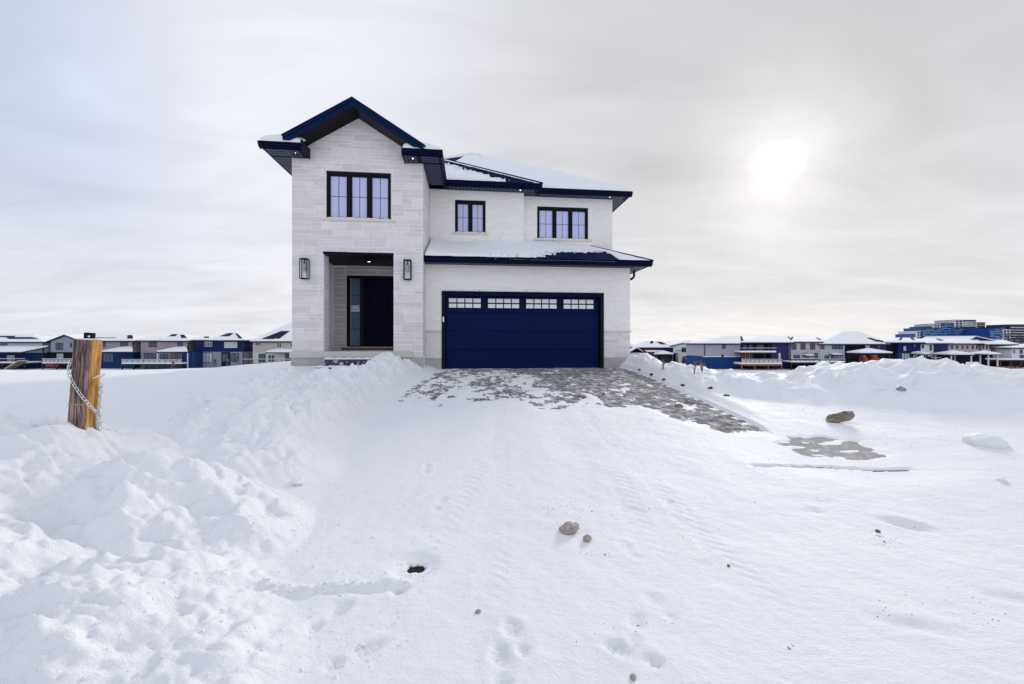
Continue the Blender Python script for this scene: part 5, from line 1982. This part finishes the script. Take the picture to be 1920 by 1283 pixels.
def covered(x0, x1, y0, y1, Y, label):
    a, c, z1, z0 = X_(x0, Y), X_(x1, Y), Z_(y0, Y), Z_(y1, Y)
    o = thing('covered_furniture', label, 'furniture', ((a + c) / 2, Y, z0), 0, 'red covered garden furniture')
    w, h = (c - a) / 2, z1 - z0
    mb = MB()
    vs, fs = [], []
    for i, (k, zz_) in enumerate(((1.0, 0), (1.02, .35), (.97, .7), (.82, .92), (.5, 1.0))):
        for q in range(16):
            th = 2 * math.pi * q / 16
            r_ = k * (1 + .06 * math.sin(q * 2.3 + i))
            vs.append((w * r_ * math.copysign(abs(math.cos(th)) ** .6, math.cos(th)), .8 * r_ * math.copysign(abs(math.sin(th)) ** .6, math.sin(th)), h * zz_))
    for i in range(4):
        for q in range(16):
            fs.append((i * 16 + q, i * 16 + (q + 1) % 16, (i + 1) * 16 + (q + 1) % 16, (i + 1) * 16 + q))
    fs.append(tuple(64 + q for q in range(16)))
    mb.add(vs, fs)
    mb.build('cover', FRED, o, True)
    MB().slab([(-w * .5, -.4, h + .12), (w * .5, -.4, h + .12), (w * .5, .4, h + .12), (-w * .5, .4, h + .12)], .12).build('snow_cap', SNOWFAR, o)


covered(1614.5, 1622.5, 668, 676.5, 86.5, 'smaller red covered garden seat under the wide shelter')
covered(1630, 1645, 667.5, 677.5, 86.5, 'larger red covered garden table under the wide shelter')

YF = 82.0
fx0, fx1 = X_(1816, YF), X_(1911, YF)
fence = thing('board_fence', 'orange and grey board fence standing in the snow far right', 'fence', (fx0, YF, -4.7))
zt_, zb_ = Z_(687, YF) + 4.7, Z_(697, YF) + 4.7
n = 44
for k in range(n):
    x = (fx1 - fx0) * k / n
    w = (fx1 - fx0) / n
    o = MB().box(x + .02, x + w - .02, -.03, .0, zb_ - .5, zt_ + .05 * math.sin(k * 2.1)).build('board', FWOOD if k > 26 and k % 5 else (FWOODG if k % 4 else FWOODD), fence)
MB().box(0, fx1 - fx0, .001, .06, zb_ + .2, zb_ + .32).build('fence_rail', FWOODD, fence)
MB().box(0, fx1 - fx0, .001, .06, zt_ - .3, zt_ - .18).build('fence_rail', FWOODD, fence)
for k in range(8):
    x = (fx1 - fx0) * k / 7
    MB().box(x - .07, x + .07, .061, .2, zb_ - .6, zt_ + .05).build('fence_post', FWOODD, fence)
YF = 83.0
fx0, fx1 = X_(1770, YF), X_(1815, YF)
o = thing('timber_wall', 'low orange timber retaining wall left of the board fence', 'wall', (fx0, YF, -4.7))
for k in range(3):
    MB().box(0, fx1 - fx0, -.10 + .02 * k, .10, Z_(693.5, YF) + 4.7 - .4 + k * .26, Z_(693.5, YF) + 4.7 - .4 + k * .26 + .25).build('timber', FWOOD if k else FWOODD, o)
MB().box(0, fx1 - fx0, -.1, .15, Z_(693.5, YF) + 4.7 + .39, Z_(693.5, YF) + 4.7 + .55).build('snow_cap', SNOWFAR, o)

f = Far('garden_shed', 'low garden shed with a snowy gable roof behind the board fence', 'shed', 84.0, 1823)
f.wall(1809, 1836, 686, 700, 'ink', depth=3)
A = [(X_(1808, 84), 83.8, Z_(685.5, 84)), (X_(1837, 84), 83.8, Z_(685.5, 84)), (X_(1834, 85.5), 85.5, Z_(680.5, 85.5)), (X_(1811, 85.5), 85.5, Z_(680.5, 85.5))]
f._b(MB().slab(A, .15), 'roof', FROOF)
f._b(MB().slab([(x, y, z + .25) for x, y, z in A], .24), 'snow_cover', SNOWFAR)


# --- iron railing and shrubs before the left row
def railing(x0, x1, yt, yb, Y, label):
    a, c, z1, z0 = X_(x0, Y), X_(x1, Y), Z_(yt, Y), Z_(yb, Y)
    o = thing('iron_railing', label, 'railing', (a, Y, -4.7))
    L = c - a
    MB().box(0, L, -.03, .03, z1 + 4.7 - .07, z1 + 4.7).build('rail', FBLK, o)
    MB().box(0, L, -.03, .03, z0 + 4.7, z0 + 4.7 + .06).build('rail', FBLK, o)
    MB().box(0, L, -.04, .04, z1 + 4.7 + .001, z1 + 4.7 + .07).build('rail_snow', SNOWFAR, o)
    n = int(L / 1.1)
    for k in range(n + 1):
        MB().box(L * k / n - .035, L * k / n + .035, -.03, .03, -.1, z1 + 4.7 - .071).build('rail_post', FBLK, o)


railing(455, 560, 673.3, 681, 86., 'black iron railing with a line of snow before the beige house')


def shrub(px, Y, top_py, width_px, label, seed, snowy=.35):
    x = X_(px, Y)
    zg = -4.65
    h = Z_(top_py, Y) - zg
    w = width_px / 750 * Y / 2
    o = thing('snowy_shrub', label, 'shrub', (x, Y, zg), 0, 'snow-laden shrubs before the far houses')
    rr = random.Random(seed)
    MB().tube([(0, 0, -.2), (.03, 0, h * .4), (0, .02, h * .95)], [.08, .06, .02], 6).build('trunk', TWIG, o)
    for nm, cnt, mm, up in (('foliage', 260, mat('dark_evergreen', (0.010, 0.022, 0.020), .8, var=.4, scale=3), 0), ('snow_load', 110, SNOWFAR, .06)):
        mb = MB()
        for _ in range(cnt):
            t = rr.random()
            z = h * (.15 + .85 * t)
            r_ = w * (1.05 - .85 * t) * math.sqrt(rr.random())
            th = rr.uniform(0, 6.283)
            p = Vector((r_ * math.cos(th), r_ * math.sin(th), z + up))
            s = rr.uniform(.10, .22)
            d = Vector((math.cos(th), math.sin(th), rr.uniform(-.5, .2))) * s
            e = Vector((-math.sin(th), math.cos(th), rr.uniform(-.2, .2))) * s * .5
            mb.add([tuple(p - e), tuple(p + d), tuple(p + e), tuple(p - d * .5)], [(0, 1, 2, 3)])
        q = mb.build(nm, mm, o)


shrub(445, 87., 665, 15, 'tall dark shrub loaded with snow right of the navy house', 1)
shrub(403, 88., 672, 13, 'low round snow-covered shrub before the wide patio window', 2)
shrub(427, 88., 675, 10, 'small snow-covered shrub between the two others', 3)
shrub(325, 86., 677, 12, 'small snow-covered shrub at the end of the railed deck', 4)


# --- a bare dark tree at the right edge
def bare_tree(px, Y, top_py, label, seed):
    x = X_(px, Y)
    zg = -4.75
    h = Z_(top_py, Y) - zg
    o = thing('bare_tree', label, 'tree', (x, Y, zg))
    rr = random.Random(seed)
    tr, cr = MB(), MB()
    tips = []

    def grow(p, d, L, r_, lev):
        q = p + d * L
        mid_ = p.lerp(q, .5) + Vector((rr.uniform(-1, 1), rr.uniform(-1, 1), 0)) * L * .05
        (tr if lev < 2 else cr).tube([tuple(p), tuple(mid_), tuple(q)], [r_, r_ * .85, r_ * .65], 5 if lev < 3 else 3, cap=False)
        if lev >= 5:
            return
        for k in range(rr.choice([2, 3, 3]) + (1 if lev < 2 else 0)):
            a = rr.uniform(0, 6.283)
            s = rr.uniform(.35, .75)
            nd = (d + Vector((math.cos(a) * s, math.sin(a) * s, rr.uniform(-.05, .3)))).normalized()
            grow(p.lerp(q, rr.uniform(.55, 1.0)), nd, L * rr.uniform(.55, .8), r_ * .55, lev + 1)
    grow(Vector((0, 0, -.3)), Vector((0, 0, 1)), h * .34, h * .022, 0)
    BARK = mat('dark_bark', (0.022, 0.018, 0.022), .9, var=.3, scale=4)
    tr.build('trunk', BARK, o, True)
    cr.build('crown', BARK, o, True)


bare_tree(1908, 150., 606, 'leafless dark tree before the apartment block at the right edge', 4)
bare_tree(1927, 140., 609, 'leafless dark tree cut off by the right edge of the photo', 9)


# --- parked cars by the white modern house
def car(px, Y, label, col, seed):
    x = X_(px, Y)
    o = thing('parked_car', label, 'car', (x, Y, -4.75), R(4), 'red cars parked by the white modern house')
    pm_ = mat(col, (0.10, 0.012, 0.022), .3, .5)
    w = .88
    prof = [(-2.2, .35), (-2.25, .75), (-1.9, .95), (2.0, 1.0), (2.25, .8), (2.25, .35)]
    vs = [(s * w * (1 if z < .9 else .95), y, z) for s in (-1, 1) for y, z in prof]
    n_ = len(prof)
    fs = [tuple(range(n_)), tuple(range(2 * n_ - 1, n_ - 1, -1))] + [(i, n_ + i, n_ + (i + 1) % n_, (i + 1) % n_) for i in range(n_)]
    mb = MB(); mb.add(vs, fs); mb.build('body', pm_, o)
    cab = [(-1.6, .96), (-1.0, 1.48), (.7, 1.50), (1.5, 1.0)]
    vs = [(s * w * (.95 if z < 1.2 else .76), y, z) for s in (-1, 1) for y, z in cab]
    mb = MB(); mb.add(vs, [(0, 1, 2, 3), (7, 6, 5, 4), (0, 4, 5, 1), (1, 5, 6, 2), (2, 6, 7, 3)]); mb.build('cabin', pm_, o)
    mb = MB(); mb.add([(-.74, -1.545, 1.02), (.74, -1.545, 1.02), (.62, -1.06, 1.44), (-.62, -1.06, 1.44)], [(0, 1, 2, 3)]); mb.build('rear_window', FGL, o)
    for s in (-1, 1):
        mb = MB(); mb.add([(s * .82, -1.2, 1.04), (s * .82, 1.2, 1.06), (s * .70, .65, 1.44), (s * .70, -.95, 1.43)], [(0, 1, 2, 3)]); mb.build('side_window', FGL, o)
        MB().box(s * .70 - .13, s * .70 + .13, -2.27, -2.2, .70, .86).build('tail_light', FRED, o)
        for yy in (-1.4, 1.4):
            MB().tube([(s * .72, yy, .32), (s * .90, yy, .32)], .32, 14).build('wheel', FBLK, o)
    MB().slab([(-.6, -1.0, 1.62), (.6, -1.0, 1.62), (.6, .7, 1.64), (-.6, .7, 1.64)], .13).build('roof_snow_load', SNOWFAR, o)


car(1291, 112., 'dark red car parked before the dark garage of the white house', 'dark_red_paint', 1)
car(1306, 110., 'dark red car parked right of the white house, half hidden', 'dark_red_paint', 2)


# ------------------------------------------------------------------ things on the snow
def ground_at(px, py):
    t = np.concatenate([np.arange(0.8, 4, .01), np.arange(4, 40, .05)])
    X, Y = (px - 960) / 750 * t, t
    zr = CAM_H + (641 - py) / 750 * t
    hh = H(X, Y)
    i = int(np.argmax(hh >= zr))
    return float(X[i]), float(Y[i]), float(hh[i])


def lump_mesh(name, m, sx, sy, sz, seed, rough=.25, freq=2.2, sub=3, facet=0.0, smooth=True):
    bm = bmesh.new()
    bmesh.ops.create_icosphere(bm, subdivisions=sub, radius=1)
    off = Vector((seed * 7.3, seed * 3.1, seed * 1.7))
    for v in bm.verts:
        p = v.co.copy()
        n = mnoise.fractal(p * freq + off, 1.0, 2.0, 4)
        c = mnoise.cell(p * freq * .9 + off) * facet
        q = p * (1 + rough * n + c * .12)
        v.co = (q.x * sx, q.y * sy, q.z * sz)
    me = bpy.data.meshes.new(name)
    bm.to_mesh(me)
    bm.free()
    me.materials.append(m)
    if smooth:
        me.polygons.foreach_set('use_smooth', [True] * len(me.polygons))
    return me


def lump(name, label, cat, px, py, wpx, asp, hgt, m, seed, group=None, rough=.25, freq=2.2, sub=3, facet=0., rz=0., sink=.35, tilt=0., smooth=True):
    x, y, z = ground_at(px, py)
    s = wpx / 750 * y / 2
    o = link(name, lump_mesh(name, m, s, s * asp, s * hgt, seed, rough, freq, sub, facet, smooth))
    o.location = (x, y, z + s * hgt * (1 - 2 * sink))
    o.rotation_euler = (tilt, 0, rz)
    return tag(o, label, cat, group)


lump('rock', 'tan rock on the snowy drive, the larger of the pair', 'rock', 1069, 996, 33, .8, .62, ROCK, 3, 'pair of tan rocks on the drive', rough=.42, freq=1.5, sub=4, facet=.8, rz=.3, sink=.25)
lump('rock', 'small tan rock right of the larger one on the drive', 'rock', 1101, 1015, 15, .9, .95, ROCK, 8, 'pair of tan rocks on the drive', rough=.42, freq=1.5, sub=4, facet=.8, sink=.25)

# flat stone slab leaning on the right hand bank
x, y, z = ground_at(1575, 792)
slab = MB()
rr = random.Random(2)
top, bot = [], []
outline = [(-.215, -.075), (-.10, -.10), (.02, -.085), (.12, -.10), (.205, -.06), (.22, .05), (.10, .085), (-.03, .075), (-.15, .09), (-.225, .03)]
lay = []
for zz_, k in ((0, .72), (.016, .82), (.030, .76), (.046, .82), (.056, .79)):
    lay.append([(a * k + rr.uniform(-.008, .008), b_ * k + rr.uniform(-.008, .008), zz_ + rr.uniform(-.004, .004)) for a, b_ in outline])
vs = [p for l_ in lay for p in l_]
n = len(outline)
fs = [tuple(range(n))[::-1], tuple(4 * n + k for k in range(n))] + [(i * n + k, i * n + (k + 1) % n, (i + 1) * n + (k + 1) % n, (i + 1) * n + k) for i in range(4) for k in range(n)]
slab.add(vs, fs)
so_ = slab.build('stone_slab', ROCKD)
so_.location = (x, y, z + .045)
so_.rotation_euler = (R(38), R(-18), R(-10))
tag(so_, 'flat brown stone slab lying tilted on the snow at the foot of the right bank', 'stone')
CL = 'brown clods on the drive'
for k, (px, py, w, asp, hh_, lab) in enumerate([
        (1091, 745, 18, .5, .35, 'flat brown clod on the middle of the paved drive'),
        (1273, 764, 13, .8, .6, 'rounded brown clod on the bare right side of the drive'),
        (1292, 758, 20, .35, .35, 'long thin brown clod just behind the rounded one'),
        (1132, 740, 7, .8, .7, 'small brown clod right of the flat one'),
        (1163, 757, 9, .6, .5, 'pale crumbled clod between the drive clods'),
        (1646, 998, 11, .7, .5, 'small brown clod on the snow, right foreground'),
        (1187, 1274, 13, .8, .7, 'small tan stone at the bottom edge of the photo'),
        (1366, 1062, 8, .6, .5, 'tiny brown clod on the open snow')]):
    lump('clod', lab, 'clod', px, py, w, asp, hh_, ROCKD if k not in (4, 6) else ROCK, 20 + k, CL, rough=.4, freq=1.8, sub=3, facet=.6, rz=.3 * k - .8, sink=.3)
for k, (px, py, w, lab) in enumerate([
        (1200, 697, 8, 'first dark clod along the right edge of the drive, nearest the garage'),
        (1222, 702, 9, 'second dark clod from the garage along the right drive edge'),
        (1245, 710, 10, 'third dark clod from the garage along the right drive edge'),
        (1281, 724, 11, 'fourth dark clod from the garage along the right drive edge'),
        (1332, 726, 9, 'dark clod at the foot of the low bank right of the drive'),
        (1362, 738, 14, 'flat dark clod at the end of the row along the drive edge')]):
    lump('dirt_clod', lab, 'clod', px, py + (k % 3) * 2, w * .85, (.5, .9, .7)[k % 3], (.45, .6, .35)[k % 3], mat('dark_earth', (.040, .030, .030), .95, .1, var=.4, scale=20, dust=(.52, .66, 25, .6)), 40 + k, 'dark clods along the right edge of the drive', rough=.6, freq=1.8, sub=3, facet=1.0, rz=k * .7)

SC_ = 'loose snow chunks on the banks'
for k, (px, py, w, asp, hh_, lab, mm) in enumerate([
        (1690, 733, 17, .7, .7, 'grey icy wedge sticking out of the right snow bank', ICE),
        (1845, 832, 74, .75, .50, 'large smooth snow lump at the foot of the right bank', SNOW),
        (1880, 902, 16, .8, .7, 'small snow chunk lying on the flat at the far right', SNOW),
        (896, 1148, 12, .8, .6, 'pale pebble of ice in the middle foreground', ICE),
        (560, 905, 30, .7, .5, 'small snow lump beside the near left bank', SNOW),
        (84, 790, 40, .8, .8, 'rounded snow lump on the crest left of the post', SNOW)]):
    lump('snow_chunk', lab, 'snow chunk', px, py, w, asp, hh_, mm, 60 + k, SC_, rough=.16 if px in (1845, 84) else .34, freq=1.6, sub=4, rz=.4 * k, sink=.5)

# crumbs of snow and grit, past counting
rs = np.random.RandomState(4)


def crumbs(name, label, pts, m, smin, smax):
    mb = MB()
    tv = [(1, 0, -.3), (-.5, .87, -.3), (-.5, -.87, -.3), (.2, .1, .7), (-.4, .2, .5)]
    tf_ = [(0, 1, 3), (1, 4, 3), (1, 2, 4), (2, 3, 4), (2, 0, 3), (0, 2, 1)]
    pts = np.array(pts)
    zz_ = H(pts[:, 0], pts[:, 1])
    for (x, y), z in zip(pts, zz_):
        s = rs.uniform(smin, smax) * (1 if rs.rand() > .08 else 1.8)
        a = rs.uniform(0, 6.28)
        k = rs.uniform(.5, 1.1)
        mb.add([(x + s * (p[0] * math.cos(a) - p[1] * math.sin(a)), y + s * (p[0] * math.sin(a) + p[1] * math.cos(a)) * k, z + s * p[2] * rs.uniform(.5, .9)) for p in tv], tf_)
    o = mb.build(name, m)
    tag(o, label, 'debris', kind='stuff')


p = []
for (px, py, sx, sy, n) in [(1040, 950, 30, 10, 30), (1060, 960, 60, 25, 25), (1660, 1015, 22, 14, 26), (1110, 1040, 25, 8, 12), (1540, 940, 22, 8, 8), (1720, 1130, 90, 22, 18), (1860, 1165, 30, 12, 8), (1412, 942, 8, 3, 5),
                            (1480, 1215, 12, 6, 8), (1160, 1170, 60, 20, 10), (1250, 960, 120, 40, 20), (1500, 880, 160, 30, 20), (1240, 820, 100, 25, 22), (1100, 770, 120, 15, 40), (28, 763, 26, 3, 26), (1700, 960, 100, 60, 25), (640, 1118, 8, 3, 5)]:
    for _ in range(n):
        gx_, gy_, _z = ground_at(px + rs.randn() * sx * .6, min(1275, py + rs.randn() * sy * .6))
        p.append((gx_, gy_))
crumbs('grit', 'brown crumbs of earth strewn over the snowy drive', p, ROCKD, .003, .007)
p = []
for _ in range(900):
    r_ = rs.rand()
    if r_ < .45:
        x, y = rs.uniform(-1.9, -.5), rs.uniform(1.4, 3.8)
    elif r_ < .7:
        x, y = rs.uniform(-2.8, -1.7), rs.uniform(3.4, 10.5)
    else:
        x, y = rs.uniform(3.4, 7), rs.uniform(4.8, 8)
    p.append((x, y))
for _ in range(130):
    t = rs.rand()
    p.append((-1.40 + .78 * t + rs.randn() * .01, 2.28 + .10 * t + rs.randn() * .022))
crumbs('snow_crumbs', 'white crumbs of snow fallen from the shovelled banks', p, SNOW, .005, .016)

# frozen grass in the trodden hole
mb = MB()
rr = random.Random(12)
for _ in range(150):
    a, q = rr.uniform(0, 6.283), math.sqrt(rr.random())
    x, y = -.63 + .065 * q * math.cos(a), 2.585 + .045 * q * math.sin(a)
    z = float(base(x, y)) - .004
    th, L = rr.uniform(0, 6.283), rr.uniform(.02, .045)
    dx, dy = math.cos(th), math.sin(th)
    mb.add([(x - dy * .003, y + dx * .003, z), (x + dy * .003, y - dx * .003, z), (x + dx * L, y + dy * L, z + rr.uniform(.006, .02))], [(0, 1, 2)])
mb.add([(-.63 + .075 * math.cos(k * .524), 2.585 + .056 * math.sin(k * .524), float(base(-.63, 2.585)) + .0015) for k in range(12)], [tuple(range(12))])
tag(mb.build('frozen_grass', GRASSD), 'dark frozen grass showing in a trodden hole by the boot print', 'grass', kind='stuff')

# dry weeds on the low bank right of the drive
for k, (px, py, hpx, lab) in enumerate([(1302, 701, 22, 'left of two dry reddish weeds standing in the snow right of the drive'),
                                        (1316, 700, 24, 'right of two dry reddish weeds standing in the snow right of the drive'),
                                        (1243, 693, 16, 'lone thin dry weed standing nearer the garage')]):
    x, y, z = ground_at(px, py)
    o = thing('dry_weed', lab, 'weed', (x, y, z), 0, 'dry weeds in the snow')
    h = hpx / 750 * y
    rr = random.Random(70 + k)
    for _ in range(7):
        a, s = rr.uniform(0, 6.283), rr.uniform(.1, .35)
        tp = Vector((math.cos(a) * s * h, math.sin(a) * s * h, h * rr.uniform(.6, 1.05)))
        mb = MB().tube([(0, 0, -.03), tuple(tp * .5 + Vector((0, 0, .03))), tuple(tp)], [.006, .005, .003], 4)
        for q in range(3):
            t = rr.uniform(.5, .95)
            a2 = rr.uniform(0, 6.283)
            b0 = tp * t
            mb.tube([tuple(b0), tuple(b0 + Vector((math.cos(a2) * .05, math.sin(a2) * .05, .06)))], [.004, .002], 3)
        mb.build('stem', TWIG, o)

# ------------------------------------------------------------------ wooden post with its chain
WOOD1 = bpy.data.materials.new('weathered_post_wood')
WOOD1.use_nodes = True
t = NT(WOOD1.node_tree)
b_ = t.n['Principled BSDF']
b_.inputs['Roughness'].default_value = .8
b_.inputs['Specular IOR Level'].default_value = .2
g = t.new('ShaderNodeTexCoord').outputs['Object']
m1 = t.new('ShaderNodeMapping'); t.l.new(g, m1.inputs[0]); m1.inputs['Scale'].default_value = (1, 1, .10)
gr = t.noise(m1.outputs[0], 42, 5, .65, .4)
m2 = t.new('ShaderNodeMapping'); t.l.new(g, m2.inputs[0]); m2.inputs['Scale'].default_value = (1, 1, .35)
ring = t.new('ShaderNodeTexWave'); ring.wave_type = 'BANDS'; ring.bands_direction = 'X'
t.l.new(m2.outputs[0], ring.inputs[0]); ring.inputs['Scale'].default_value = 13; ring.inputs['Distortion'].default_value = 6.0; ring.inputs['Detail'].default_value = 2; ring.inputs['Detail Scale'].default_value = 1.2
kn = t.noise(m2.outputs[0], 9, 3, .5)
grey = t.mix(t.sstep(gr, .35, .68), (.07, .042, .036), (.40, .29, .265))
grey = t.mix(t.math('MULTIPLY', t.sstep(ring.outputs['Fac'], .70, .98), .55), grey, (.050, .030, .024))
fresh = t.mix(t.sstep(gr, .35, .68), (.42, .19, .050), (.66, .38, .13))
fresh = t.mix(t.math('MULTIPLY', t.sstep(ring.outputs['Fac'], .75, 1.0), .45), fresh, (.33, .13, .035))
stain_ = t.mix(t.sstep(kn, .52, .75), fresh, (.24, .075, .022))
nrm_ = t.new('ShaderNodeSeparateXYZ'); 
geo = t.new('ShaderNodeTexCoord').outputs['Normal']
t.l.new(geo, nrm_.inputs[0])
sidef = t.sstep(nrm_.outputs[0], .4, .8)
t.l.new(t.mix(sidef, grey, stain_), b_.inputs['Base Color'])
bn = t.new('ShaderNodeBump'); bn.inputs['Strength'].default_value = .5; bn.inputs['Distance'].default_value = .006
t.l.new(gr, bn.inputs['Height']); t.l.new(bn.outputs[0], b_.inputs['Normal'])

PS, PH = .120, 1.18
PRZ = R(16.5)
plx, ply = (137 - 960) / 750 * 3.1, 3.1
ptop = CAM_H + (641 - 636) / 750 * 3.1
post = thing('wooden_post', 'leaning square wooden post, weathered brown in front and orange on its right side', 'post')
LEAN = R(4.2)
Mpost = Matrix.Translation((plx, ply, ptop)) @ Matrix.Rotation(LEAN, 4, Vector((0, 1, 0))) @ Matrix.Rotation(PRZ, 4, 'Z')
post.matrix_world = Mpost @ Matrix.Translation((0, 0, -PH))
mb = MB()
c_ = .005
vs = []
for (q, zz_) in ((0, 0), (0, PH - .004), (.004, PH)):
    for (ax, ay, bx, by) in ((0, 0, 1, 0), (1, 0, 0, 1), (1, 1, -1, 0), (0, 1, 0, -1)):
        x0, y0 = ax * PS, ay * PS
        vs.append((x0 + bx * c_ + (1 - 2 * ax) * q, y0 + by * c_ + (1 - 2 * ay) * q, zz_))
        # next chamfer point
        nx, ny = (ax + bx) * PS, (ay + by) * PS
        vs.append((nx - bx * c_ + (1 - 2 * (ax + bx)) * q, ny - by * c_ + (1 - 2 * (ay + by)) * q, zz_))
n = 8
fs = [tuple(range(n))[::-1], tuple(2 * n + k for k in range(n))] + [(i * n + k, i * n + (k + 1) % n, (i + 1) * n + (k + 1) % n, (i + 1) * n + k) for i in range(2) for k in range(n)]
mb.add(vs, fs)
mb.build('timber', WOOD1, post)
# drying cracks on the front face
for (x, za, zb2) in ((.052, .35, 1.17), (.083, .55, .98), (.030, .78, 1.1), (.066, .2, .55)):
    k = 14
    vs = []
    for i in range(k + 1):
        zz_ = za + (zb2 - za) * i / k
        w = .0016 * math.sin(math.pi * i / k) + .0003
        xx = x + .004 * math.sin(i * .9 + x * 90)
        vs += [(xx - w, -.0008, zz_), (xx + w, -.0008, zz_)]
    q = MB(); q.add(vs, [(2 * i, 2 * i + 1, 2 * i + 3, 2 * i + 2) for i in range(k)])
    q.build('crack', BLACK, post)
mb = MB().box(-.002, PS + .001, -.0022, .0, PH - .512, PH - .500)
mb.build('saw_band', mat('yellow_cut', (.42, .24, .075), .8, var=.2, scale=40), post)
bk = MB().box(.02, .075, PS * .62, PS * .62 + .035, PH + .001, PH + .055)
bk.build('bracket', BLACK, post)
MB().tube([(.055, PS * .62 - .004, PH + .026), (.055, PS * .62 + .001, PH + .026)], .008, 8).build('bolt_head', GALV, post)
MB().tube([(PS * .985 + .012, .02, PH - .30), (PS + .03, .02, PH - .285), (PS + .055, .06, PH - .265), (PS + .04, .10, PH - .275), (PS + .012, .095, PH - .30), (PS - .002, .09, PH - .305)], .0045, 6).build('staple', GALV, post)
MB().slab([(.01, .01, PH + .008), (PS - .02, .01, PH + .007), (PS - .01, PS - .02, PH + .012), (.02, PS - .012, PH + .010)], .007).build('frost_cap', SNOW, post)


def P_on(px, py, face='front', lift=.012):
    """point on the post's front or right face seen at a pixel"""
    Mi = Mpost.inverted()
    o_ = Mi @ Vector((0, 0, CAM_H))
    d_ = (Mi.to_3x3() @ Vector(((px - 960) / 750, 1, (641 - py) / 750)))
    if face == 'front':
        t_ = (-lift - o_.y) / d_.y
    else:
        t_ = (PS + lift - o_.x) / d_.x
    return Mpost @ (o_ + d_ * t_)


# chain: one object, every link a part
ring_v, ring_f = [], []
N1, N2 = 10, 4
for i in range(N1):
    th = 2 * math.pi * i / N1
    cx_, cz_ = .0105 * math.cos(th), .0105 * math.sin(th) + (.008 if math.sin(th) > 0.01 else -.008 if math.sin(th) < -.01 else 0)
    nrm2 = (math.cos(th), math.sin(th))
    for j in range(N2):
        ph = 2 * math.pi * j / N2
        ring_v.append((cx_ + .0036 * math.cos(ph) * nrm2[0], .0036 * math.sin(ph), cz_ + .0036 * math.cos(ph) * nrm2[1]))
for i in range(N1):
    for j in range(N2):
        ring_f.append((i * N2 + j, ((i + 1) % N1) * N2 + j, ((i + 1) % N1) * N2 + (j + 1) % N2, i * N2 + (j + 1) % N2))
lm = MB(); lm.add(ring_v, ring_f)
link_me = lm.mesh('link', GALV, True)
chain = thing('chain', 'galvanised steel chain slung round the wooden post and hanging down its right side', 'chain', (plx, ply, ptop - .5))


def run(pts, sp=.029):
    pts = [Vector(p) for p in pts]
    # smooth resample
    fine = []
    for i in range(len(pts) - 1):
        p0, p1, p2, p3 = pts[max(i - 1, 0)], pts[i], pts[i + 1], pts[min(i + 2, len(pts) - 1)]
        for k in range(24):
            t_ = k / 24
            fine.append(.5 * ((2 * p1) + (p2 - p0) * t_ + (2 * p0 - 5 * p1 + 4 * p2 - p3) * t_ ** 2 + (3 * p1 - p0 - 3 * p2 + p3) * t_ ** 3))
    fine.append(pts[-1])
    acc, k = 0.0, 0
    for a, c in zip(fine[:-1], fine[1:]):
        L = (c - a).length
        while acc <= L:
            p_ = a.lerp(c, acc / max(L, 1e-9))
            d_ = (c - a).normalized()
            q = d_.to_track_quat('Z', 'Y').to_matrix().to_4x4()
            o = link('link', link_me, chain)
            o.matrix_world = Matrix.Identity(4)
            o.matrix_basis = Matrix.Translation(p_ - chain.location) @ q @ Matrix.Rotation(R(90 * (k % 2) + 20), 4, 'Z')
            acc += sp
            k += 1
        acc -= L


back = Mpost @ Vector((-.012, PS * .7, -.12))
run([back, Mpost @ Vector((-.014, .04, -.15)), P_on(128, 690), P_on(134, 712), P_on(150, 738), P_on(166, 757), P_on(176, 768), P_on(181, 775, 'right', .016), P_on(182, 800, 'right', .014), P_on(183, 822, 'right', .014), P_on(187, 845, 'right', .014)])
run([P_on(189, 722, 'right', .02), P_on(187, 745, 'right', .016), P_on(187, 775, 'right', .030), P_on(189, 810, 'right', .030), P_on(189, 845, 'right', .03)])
run([P_on(191, 724, 'right', .034), P_on(186, 760, 'right', .030), P_on(184, 790, 'right', .03), P_on(187, 845, 'right', .03)])
